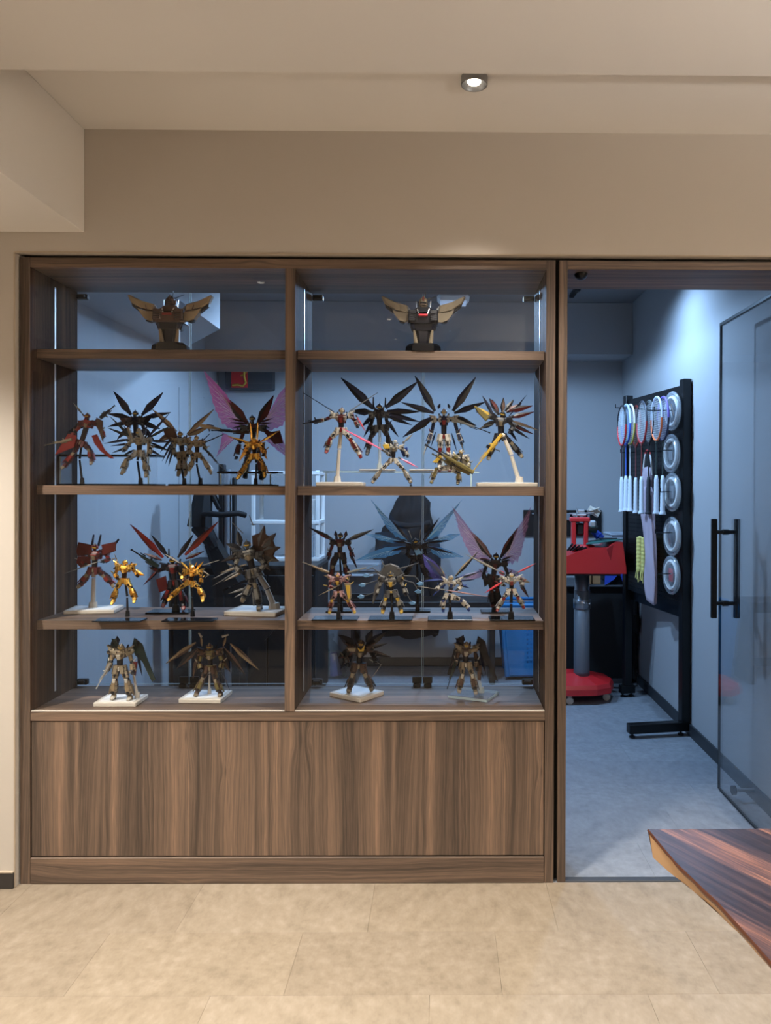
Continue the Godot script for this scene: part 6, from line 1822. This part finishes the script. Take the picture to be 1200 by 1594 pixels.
	fx_wing(t, [-103, 232, -59, 204, -19, 157, -17, 138, -31, 146, -37, 145, -50, 153, -59, 152, -66, 162, -76, 168, -82, 177, -92, 185, -92, 195, -98, 209, -98, 217], -14, M.fx_violet, M.fx_vein_blue, [-26, 157], [-96, 222, -89, 205, -78, 190])
	sword(t, "saber_grip", [-51, 108, 24], [-130, 120, 28], 4, "gl")
	sword(t, "thin_saber", [-40, 108, 24], [136, 81, 30], 6, "p")
	stand("black plate stand under the white robot with deep blue wings", "smoke", Vector3(0.0308, 0.918, -0.07), Vector3(0.16, 0.005, 0.085), 0, [Vector3(0.031, 0.923, -0.074), Vector3(0.0308, 0.9726, -0.074), Vector3(0.0296, 0.9981, -0.074)], 0.006)
	t = mech("black robot with tall rose clear wings at the right of the middle row", Vector3(0.2052, 0.9377, -0.225), 1.0, ["k", "k", "rd", "k", "y"], {hd = [1, 194, 8], ch = [-1, 164, 0], pv = [-8, 118, 0], sl = [-32, 164, 0], el = [-45, 130, 4], hl = [-38, 102, 10], sr = [31, 164, 0], er = [46, 130, 4], hr = [41, 101, 8], kl = [-15, 67, 4], fl = [-12, 12, 0], kr = [7, 67, 4], fr = [10, 12, 0]}, M.plastic)
	wing(t, [[[-17, 188, -8], [-96, 290, -14], 22, "rd", "k"], [[-17, 178, -8], [-76, 185, -14], 7, "rd", "k"], [[-17, 173, -8], [-61, 163, -14], 7, "rd", "k"]])
	wing(t, [[[20, 188, -8], [86, 301, -14], 22, "k", "rd"], [[22, 178, -8], [72, 197, -14], 7, "rd", "k"], [[22, 173, -8], [64, 178, -14], 7, "rd", "k"]])
	fx_wing(t, [-167, 384, -135, 347, -93, 291, -56, 242, -17, 188, -37, 156, -55, 176, -59, 167, -71, 175, -82, 192, -91, 195, -101, 207, -106, 222, -113, 229, -116, 242, -125, 251, -125, 262, -134, 275, -135, 285, -142, 299, -145, 310, -142, 314, -154, 336, -148, 335, -161, 361, -156, 359], -12, M.fx_rose, M.fx_vein, [-37, 197], [-160, 364, -149, 336, -140, 310, -129, 284, -120, 256, -110, 236, -96, 212, -79, 196, -66, 183])
	fx_wing(t, [137, 385, 115, 348, 86, 301, 52, 242, 22, 193, 42, 153, 58, 171, 64, 159, 77, 178, 86, 168, 91, 191, 96, 193, 101, 207, 102, 223, 106, 229, 106, 243, 111, 252, 112, 263, 117, 276, 116, 283, 123, 300, 125, 311, 121, 313, 130, 337, 129, 342, 134, 362, 129, 355], -12, M.fx_rose, M.fx_vein, [40, 197], [133, 365, 128, 339, 120, 311, 113, 284, 108, 262, 103, 235, 99, 212, 88, 194, 81, 175])
	fx_wing(t, [-46, 148, -27, 133, -61, 109, -72, 108, -84, 103, -94, 102, -107, 98, -112, 99, -130, 94, -118, 104, -111, 113, -100, 123, -88, 127, -79, 133, -68, 137, -57, 143], -14, M.fx_rose, M.fx_vein, [-41, 138], [-120, 99])
	fx_wing(t, [42, 148, 62, 143, 87, 133, 91, 122, 97, 110, 102, 99, 89, 108, 82, 111, 72, 119, 62, 123, 53, 135], -14, M.fx_rose, M.fx_vein, [47, 143], [94, 109])
	plate(t, "shield", [-48, 112, -18, 117, -23, 92, -43, 78], 14, 5, "k")
	stand("black stand behind the white and red robot holding the rose winged robot", "black", Vector3(0.2038, 0.918, -0.225), Vector3(0.11, 0.006, 0.07), 0, [Vector3(0.203, 0.924, -0.229), Vector3(0.2028, 0.9985, -0.229), Vector3(0.2002, 1.0475, -0.229)], 0.007)
	t = mech("white robot with red and white swords at the right end of the middle row", Vector3(0.2515, 0.9198, -0.085), 0.78, ["w", "gl", "r", "k", "y"], {hd = [1, 155, 8], ch = [2, 133, 0], pv = [2, 103, 0], sl = [-24, 138, 4], el = [-41, 129, 8], hl = [-27, 121, 16], sr = [27, 141, 4], er = [41, 132, 6], hr = [38, 118, 12], kl = [-27, 74, 10], fl = [-45, 40, 4], kr = [25, 76, 8], fr = [40, 51, 0], hang = [0, 0, 0]}, M.plastic)
	sword(t, "white_sword", [-21, 158, -6], [-171, 234, -12], 9, "gl")
	sword(t, "red_sword", [16, 160, -6], [92, 198, -10], 8, "pr")
	sword(t, "red_sword", [-25, 138, 20], [-97, 94, 26], 9, "pr")
	plate(t, "red_guard", [-37, 172, -23, 165, -26, 153, -44, 162], -8, 6, "pr")
	wing(t, [[[30, 144, -4], [71, 127, -8], 14, "w", "gl"], [[31, 130, -6], [66, 73, -10], 12, "rd", "k"]])
	wing(t, [[[-21, 144, -4], [-49, 141, -8], 11, "b", "w"]])
	stand("black plate stand at the right end of the middle row", "smoke", Vector3(0.2533, 0.918, -0.07), Vector3(0.163, 0.005, 0.085), 0, [Vector3(0.2517, 0.923, -0.074), Vector3(0.2515, 0.9729, -0.074), Vector3(0.2526, 1.0147, -0.074)], 0.006)
	t = mech("beige and black robot with dark folded wings holding a white gun", Vector3(-1.1598, 0.6182, -0.095), 1.0, ["b", "tn", "w", "k", "y"], {hd = [2, 193, 8], ch = [-5, 166, 0], pv = [-5, 121, 0], sl = [-33, 177, 0], el = [-35, 141, 4], hl = [-41, 115, 12], sr = [28, 177, 0], er = [39, 139, 4], hr = [46, 105, 10], kl = [-20, 77, 8], fl = [-26, 17, 4], kr = [24, 77, 8], fr = [33, 13, 6]}, M.plastic)
	wing(t, [[[-22, 194, -8], [-55, 123, -14], 26, "gr", "k"], [[-22, 199, -8], [-41, 221, -14], 16, "gr", "k"], [[-15, 204, -8], [-22, 231, -14], 14, "n", "k"]])
	plate(t, "wing_panel", [-20, 228, -43, 209, -59, 127, -48, 123, -29, 165, -15, 193], -14, 5, "gr")
	plate(t, "wing_panel", [41, 224, 71, 200, 85, 156, 118, 71, 106, 64, 71, 137, 45, 160, 34, 198], -14, 5, "gr")
	wing(t, [[[55, 166, -8], [69, 85, -14], 9, "n", "k"], [[55, 194, -8], [48, 221, -14], 12, "k", "gr"]])
	plate(t, "shoulder_spike", [-42, 188, -10, 181, -14, 167, -28, 174], 16, 5, "b")
	plate(t, "shoulder_spike", [20, 176, 55, 185, 43, 171, 25, 162], 16, 5, "b")
	gun(t, [-34, 135, 18], [-81, 48, 22], 9, "gl", "w")
	plate(t, "side_binder", [41, 141, 60, 141, 53, 90, 43, 94], 4, 7, "rd")
	stand("white base with loose white slab under the beige robot of the lowest left bay", "white", Vector3(-1.1684, 0.605, -0.115), Vector3(0.152, 0.015, 0.12), 0, [Vector3(-1.1113, 0.62, -0.119), Vector3(-1.1253, 0.7057, -0.119), Vector3(-1.1674, 0.7245, -0.119)], 0.005)
	t = mech("dark robot with long bronze wings spread low on a bright white base", Vector3(-0.8599, 0.6152, -0.14), 0.98, ["br", "o", "b", "k", "y"], {hd = [7, 189, 8], ch = [7, 159, 0], pv = [8, 114, 0], sl = [-24, 166, 0], el = [-30, 131, 4], hl = [-20, 107, 12], sr = [40, 166, 0], er = [51, 134, 4], hr = [46, 107, 12], kl = [-17, 73, 8], fl = [-40, 20, 2], kr = [31, 68, 8], fr = [45, 17, 2]}, M.plastic)
	wing(t, [[[-48, 202, -8], [-161, 123, -14], 17, "tn", "br"], [[-40, 183, -8], [-123, 103, -14], 20, "k", "br"], [[-38, 155, -8], [-61, 68, -14], 18, "br", "k"], [[-26, 188, -8], [-33, 230, -14], 10, "tn", "br"]])
	wing(t, [[[80, 198, -8], [183, 99, -14], 17, "tn", "br"], [[54, 183, -8], [133, 80, -14], 20, "k", "br"], [[47, 164, -8], [76, 92, -14], 20, "br", "k"], [[52, 188, -8], [62, 225, -14], 10, "tn", "br"]])
	rod(t, "white_tip", [[-26, 221, -8], [-38, 238, -8]], 4.5, "w")
	rod(t, "white_tip", [[49, 224, -8], [73, 231, -8]], 4.5, "w")
	sword(t, "sword", [43, 121, 10], [84, 30, 14], 6, "n")
	stand("bright white base with a clear post under the bronze winged robot", "white", Vector3(-0.8754, 0.605, -0.165), Vector3(0.155, 0.016, 0.135), -0.05, [Vector3(-0.8639, 0.621, -0.169), Vector3(-0.8639, 0.6936, -0.169), Vector3(-0.8616, 0.7128, -0.169)], 0.004)
	t = mech("dark bulky robot striding on a turned white tile base in the lowest right bay", Vector3(-0.3041, 0.616, -0.19), 1.15, ["br", "k", "b", "k", "y"], {hd = [3, 191, 10], ch = [0, 160, 0], pv = [-5, 111, 0], sl = [-36, 170, 4], el = [-55, 141, 4], hl = [-47, 114, 12], sr = [33, 169, 0], er = [49, 142, 6], hr = [56, 129, 14], kl = [-28, 75, 10], fl = [-40, 22, 10], kr = [20, 74, 6], fr = [41, 27, 2]}, M.plastic)
	wing(t, [[[-23, 177, -8], [-84, 220, -14], 30, "k", "n"], [[-28, 163, -8], [-87, 132, -14], 30, "k", "rd"], [[-13, 192, -8], [-24, 239, -14], 24, "k", "n"], [[-30, 143, -8], [-77, 93, -14], 20, "k", "n"]])
	wing(t, [[[21, 182, -8], [97, 230, -14], 26, "k", "n"], [[25, 168, -8], [102, 188, -14], 12, "k", "gl"], [[28, 158, -8], [112, 135, -14], 18, "k", "br"], [[21, 192, -8], [44, 239, -14], 24, "k", "n"]])
	gun(t, [35, 134, 14], [81, 113, 16], 7, "gl", "gl")
	rod(t, "wire", [[78, 112, 14], [40, 59, 12]], 1.6, "gl")
	plate(t, "shoulder_spike", [-56, 178, -15, 178, -17, 162, -39, 164], 20, 6, "b")
	plate(t, "chest_plate", [-10, 178, 4, 169, 18, 188, 14, 164, -3, 164], 20, 4, "y")
	stand("turned square white base under the dark bulky robot", "white", Vector3(-0.3194, 0.605, -0.205), Vector3(0.155, 0.016, 0.135), -0.62, [], 0.004)
	t = mech("bronze grey robot with black folded wings on a clear base in the lowest right bay", Vector3(0.094, 0.6155, -0.165), 0.98, ["b", "br", "w", "k", "y"], {hd = [-1, 191, 8], ch = [-3, 166, 0], pv = [-3, 123, 0], sl = [-29, 175, 0], el = [-36, 138, 4], hl = [-46, 111, 12], sr = [31, 175, 0], er = [35, 133, 4], hr = [38, 103, 10], kl = [-16, 79, 8], fl = [-27, 26, 6], kr = [21, 79, 8], fr = [33, 19, 8]}, M.plastic)
	wing(t, [[[-17, 193, -8], [-41, 213, -14], 18, "k", "n"], [[-15, 198, -8], [-12, 223, -14], 14, "n", "k"], [[-22, 183, -8], [-70, 76, -14], 20, "k", "n"]])
	plate(t, "wing_panel", [-10, 225, -36, 211, -72, 78, -60, 73, -31, 134, -10, 182], -14, 5, "k")
	plate(t, "wing_panel", [43, 221, 70, 201, 82, 153, 119, 52, 106, 57, 75, 119, 53, 153, 36, 192], -14, 5, "k")
	wing(t, [[[50, 164, -8], [73, 76, -14], 10, "n", "k"], [[38, 159, -8], [63, 61, -14], 8, "k", "n"]])
	plate(t, "shoulder_spike", [-46, 195, -18, 186, -20, 169, -32, 174], 16, 5, "b")
	plate(t, "shoulder_spike", [13, 176, 49, 186, 37, 172, 18, 164], 16, 5, "b")
	gun(t, [-41, 131, 18], [-72, 32, 22], 9, "gr", "k")
	plate(t, "side_binder", [38, 113, 57, 113, 53, 56, 41, 61], 2, 7, "br")
	stand("clear base with bright edges under the bronze grey robot", "clear", Vector3(0.1217, 0.605, -0.195), Vector3(0.155, 0.014, 0.13), -0.42, [Vector3(0.1485, 0.619, -0.199), Vector3(0.1435, 0.6623, -0.199), Vector3(0.0996, 0.7157, -0.199)], 0.008)

# bust: pedestal, chest block, head and two raised shoulder wings, in the photograph's proportions
func bust(label: String, at: Vector3, bronze: bool) -> void:
	var t := thing("robot_bust", label, "robot bust", at, 0.0, "robot busts on the top shelf")
	t.scale = Vector3(0.88, 0.84, 0.88)
	var a: Color = COL["tn"] if bronze else COL["b"]
	var b: Color = COL["br"] if bronze else COL["k"]
	var k: Color = COL["k"]
	var m: Material = M.plastic
	var s := sh()
	s.col = k
	s.prism(Vector3(0, 0.0, 0), Vector3(0, 0.022, 0), 0.146, 0.10, 0.140, 0.094)
	s.prism(Vector3(0, 0.022, 0), Vector3(0, 0.034, 0), 0.140, 0.094, 0.112, 0.08)
	obj("pedestal", s, M.plate, t)
	var w := sh()
	w.col = k
	w.prism(Vector3(0, 0.032, 0), Vector3(0, 0.10, 0), 0.050, 0.045, 0.070, 0.055)
	w.prism(Vector3(0, 0.09, 0), Vector3(0, 0.125, 0), 0.095, 0.06, 0.116, 0.07)
	w.col = a
	for d in [-1.0, 1.0]:
		w.prism(Vector3(d * 0.030, 0.036, 0.012), Vector3(d * 0.037, 0.092, 0.018), 0.018, 0.026, 0.010, 0.018)
	w.col = COL["n"]
	for d in [-1.0, 1.0]:
		w.prism(Vector3(d * 0.036, 0.098, 0.016), Vector3(d * 0.044, 0.118, 0.02), 0.016, 0.026, 0.02, 0.03)
	obj("waist", w, m, t)
	var c := sh()
	c.col = b
	c.prism(Vector3(0, 0.118, 0), Vector3(0, 0.158, 0), 0.122, 0.082, 0.118, 0.092, Vector3.BACK, 0.12)
	c.prism(Vector3(0, 0.158, 0), Vector3(0, 0.186, -0.004), 0.118, 0.088, 0.062, 0.056, Vector3.BACK, 0.2)
	for d in [-1.0, 1.0]:
		c.prism(Vector3(d * 0.044, 0.128, 0.04), Vector3(d * 0.042, 0.172, 0.034), 0.034, 0.018, 0.036, 0.016)
		for q in 4:
			c.col = k
			c.prism(Vector3(d * 0.028, 0.134 + q * 0.008, 0.05 - q * 0.001), Vector3(d * 0.056, 0.137 + q * 0.008, 0.047 - q * 0.001), 0.0026, 0.003, 0.0026, 0.003)
		c.col = b
	obj("chest", c, m, t)
	var st := sh()
	st.col = COL["r"] if bronze else COL["pr"]
	st.prism(Vector3(-0.018, 0.150, 0.048), Vector3(0.018, 0.150, 0.048), 0.009, 0.012, 0.009, 0.012)
	obj("chest_stripe", st, m, t)
	var cl := sh()
	cl.col = a
	for d in [-1.0, 1.0]:
		cl.prism(Vector3(d * 0.016, 0.152, 0.044), Vector3(d * 0.024, 0.178, 0.034), 0.004, 0.006, 0.005, 0.006)
		cl.prism(Vector3(d * 0.028, 0.17, 0.012), Vector3(d * 0.03, 0.222, -0.004), 0.004, 0.014, 0.0025, 0.008)
		cl.prism(Vector3(d * 0.054, 0.176, 0.01), Vector3(d * 0.064, 0.196, 0.0), 0.008, 0.02, 0.004, 0.01)
	obj("collar", cl, M.alu, t)
	var h := sh()
	h.col = a if not bronze else COL["br"]
	h.prism(Vector3(0, 0.176, 0.002), Vector3(0, 0.198, 0.006), 0.020, 0.024, 0.030, 0.036)
	h.prism(Vector3(0, 0.198, 0.004), Vector3(0, 0.222, 0.002), 0.034, 0.042, 0.032, 0.038)
	h.prism(Vector3(0, 0.222, 0.002), Vector3(0, 0.234, 0.0), 0.032, 0.038, 0.016, 0.02)
	h.col = k
	h.prism(Vector3(0, 0.205, 0.024), Vector3(0, 0.211, 0.024), 0.026, 0.006, 0.027, 0.006)
	h.col = COL["r"] if not bronze else COL["br"]
	h.prism(Vector3(0, 0.216, 0.020), Vector3(0, 0.238, 0.012), 0.007, 0.012, 0.004, 0.006)
	h.col = b
	for d in [-1.0, 1.0]:
		h.prism(Vector3(d * 0.019, 0.196, 0.0), Vector3(d * 0.02, 0.218, 0.0), 0.007, 0.018, 0.006, 0.012)
	obj("head", h, m, t)
	var sp := sh()
	sp.col = k if bronze else a
	sp.tube([Vector3(0.012, 0.226, 0.0), Vector3(0.054, 0.244, -0.004)], 0.0022, 6, false, 0.001)
	sp.tube([Vector3(0.006, 0.23, 0.0), Vector3(0.010, 0.262, -0.002)], 0.0018, 6, false, 0.0008)
	obj("antenna", sp, m, t)
	for d in [-1.0, 1.0]:
		var wn := Node3D.new()
		wn.name = "shoulder_wing" if d < 0.0 else "shoulder_wing_001"
		t.add_child(wn, true)
		var u := sh()
		u.col = a
		u.extrude(PackedVector2Array([Vector2(d * 0.060, 0.168), Vector2(d * 0.066, 0.200), Vector2(d * 0.115, 0.214), Vector2(d * 0.166, 0.240), Vector2(d * 0.172, 0.236), Vector2(d * 0.158, 0.206), Vector2(d * 0.128, 0.186), Vector2(d * 0.098, 0.170)]), -0.016, 0.016, 0.005)
		obj("upper_vane", u, m, wn)
		var l := sh()
		l.col = a if not bronze else COL["tn"]
		l.extrude(PackedVector2Array([Vector2(d * 0.060, 0.130), Vector2(d * 0.060, 0.166), Vector2(d * 0.098, 0.168), Vector2(d * 0.126, 0.180), Vector2(d * 0.118, 0.160), Vector2(d * 0.100, 0.136), Vector2(d * 0.075, 0.126)]), -0.012, 0.020, 0.005)
		obj("lower_vane", l, m, wn)
		var e := sh()
		e.col = k
		e.extrude(PackedVector2Array([Vector2(d * 0.128, 0.186), Vector2(d * 0.158, 0.206), Vector2(d * 0.155, 0.192), Vector2(d * 0.136, 0.176), Vector2(d * 0.122, 0.164)]), -0.012, 0.010, 0.003)
		e.extrude(PackedVector2Array([Vector2(d * 0.072, 0.127), Vector2(d * 0.100, 0.134), Vector2(d * 0.096, 0.126), Vector2(d * 0.08, 0.121)]), -0.010, 0.014, 0.003)
		obj("dark_edge", e, m, wn)
		var lip := sh()
		lip.col = COL["br"] if bronze else COL["b"]
		lip.prism(Vector3(d * 0.066, 0.169, 0.016), Vector3(d * 0.126, 0.184, 0.014), 0.004, 0.006, 0.004, 0.006)
		lip.prism(Vector3(d * 0.092, 0.176, 0.017), Vector3(d * 0.098, 0.196, 0.016), 0.004, 0.004, 0.003, 0.003)
		obj("panel_line", lip, m, wn)
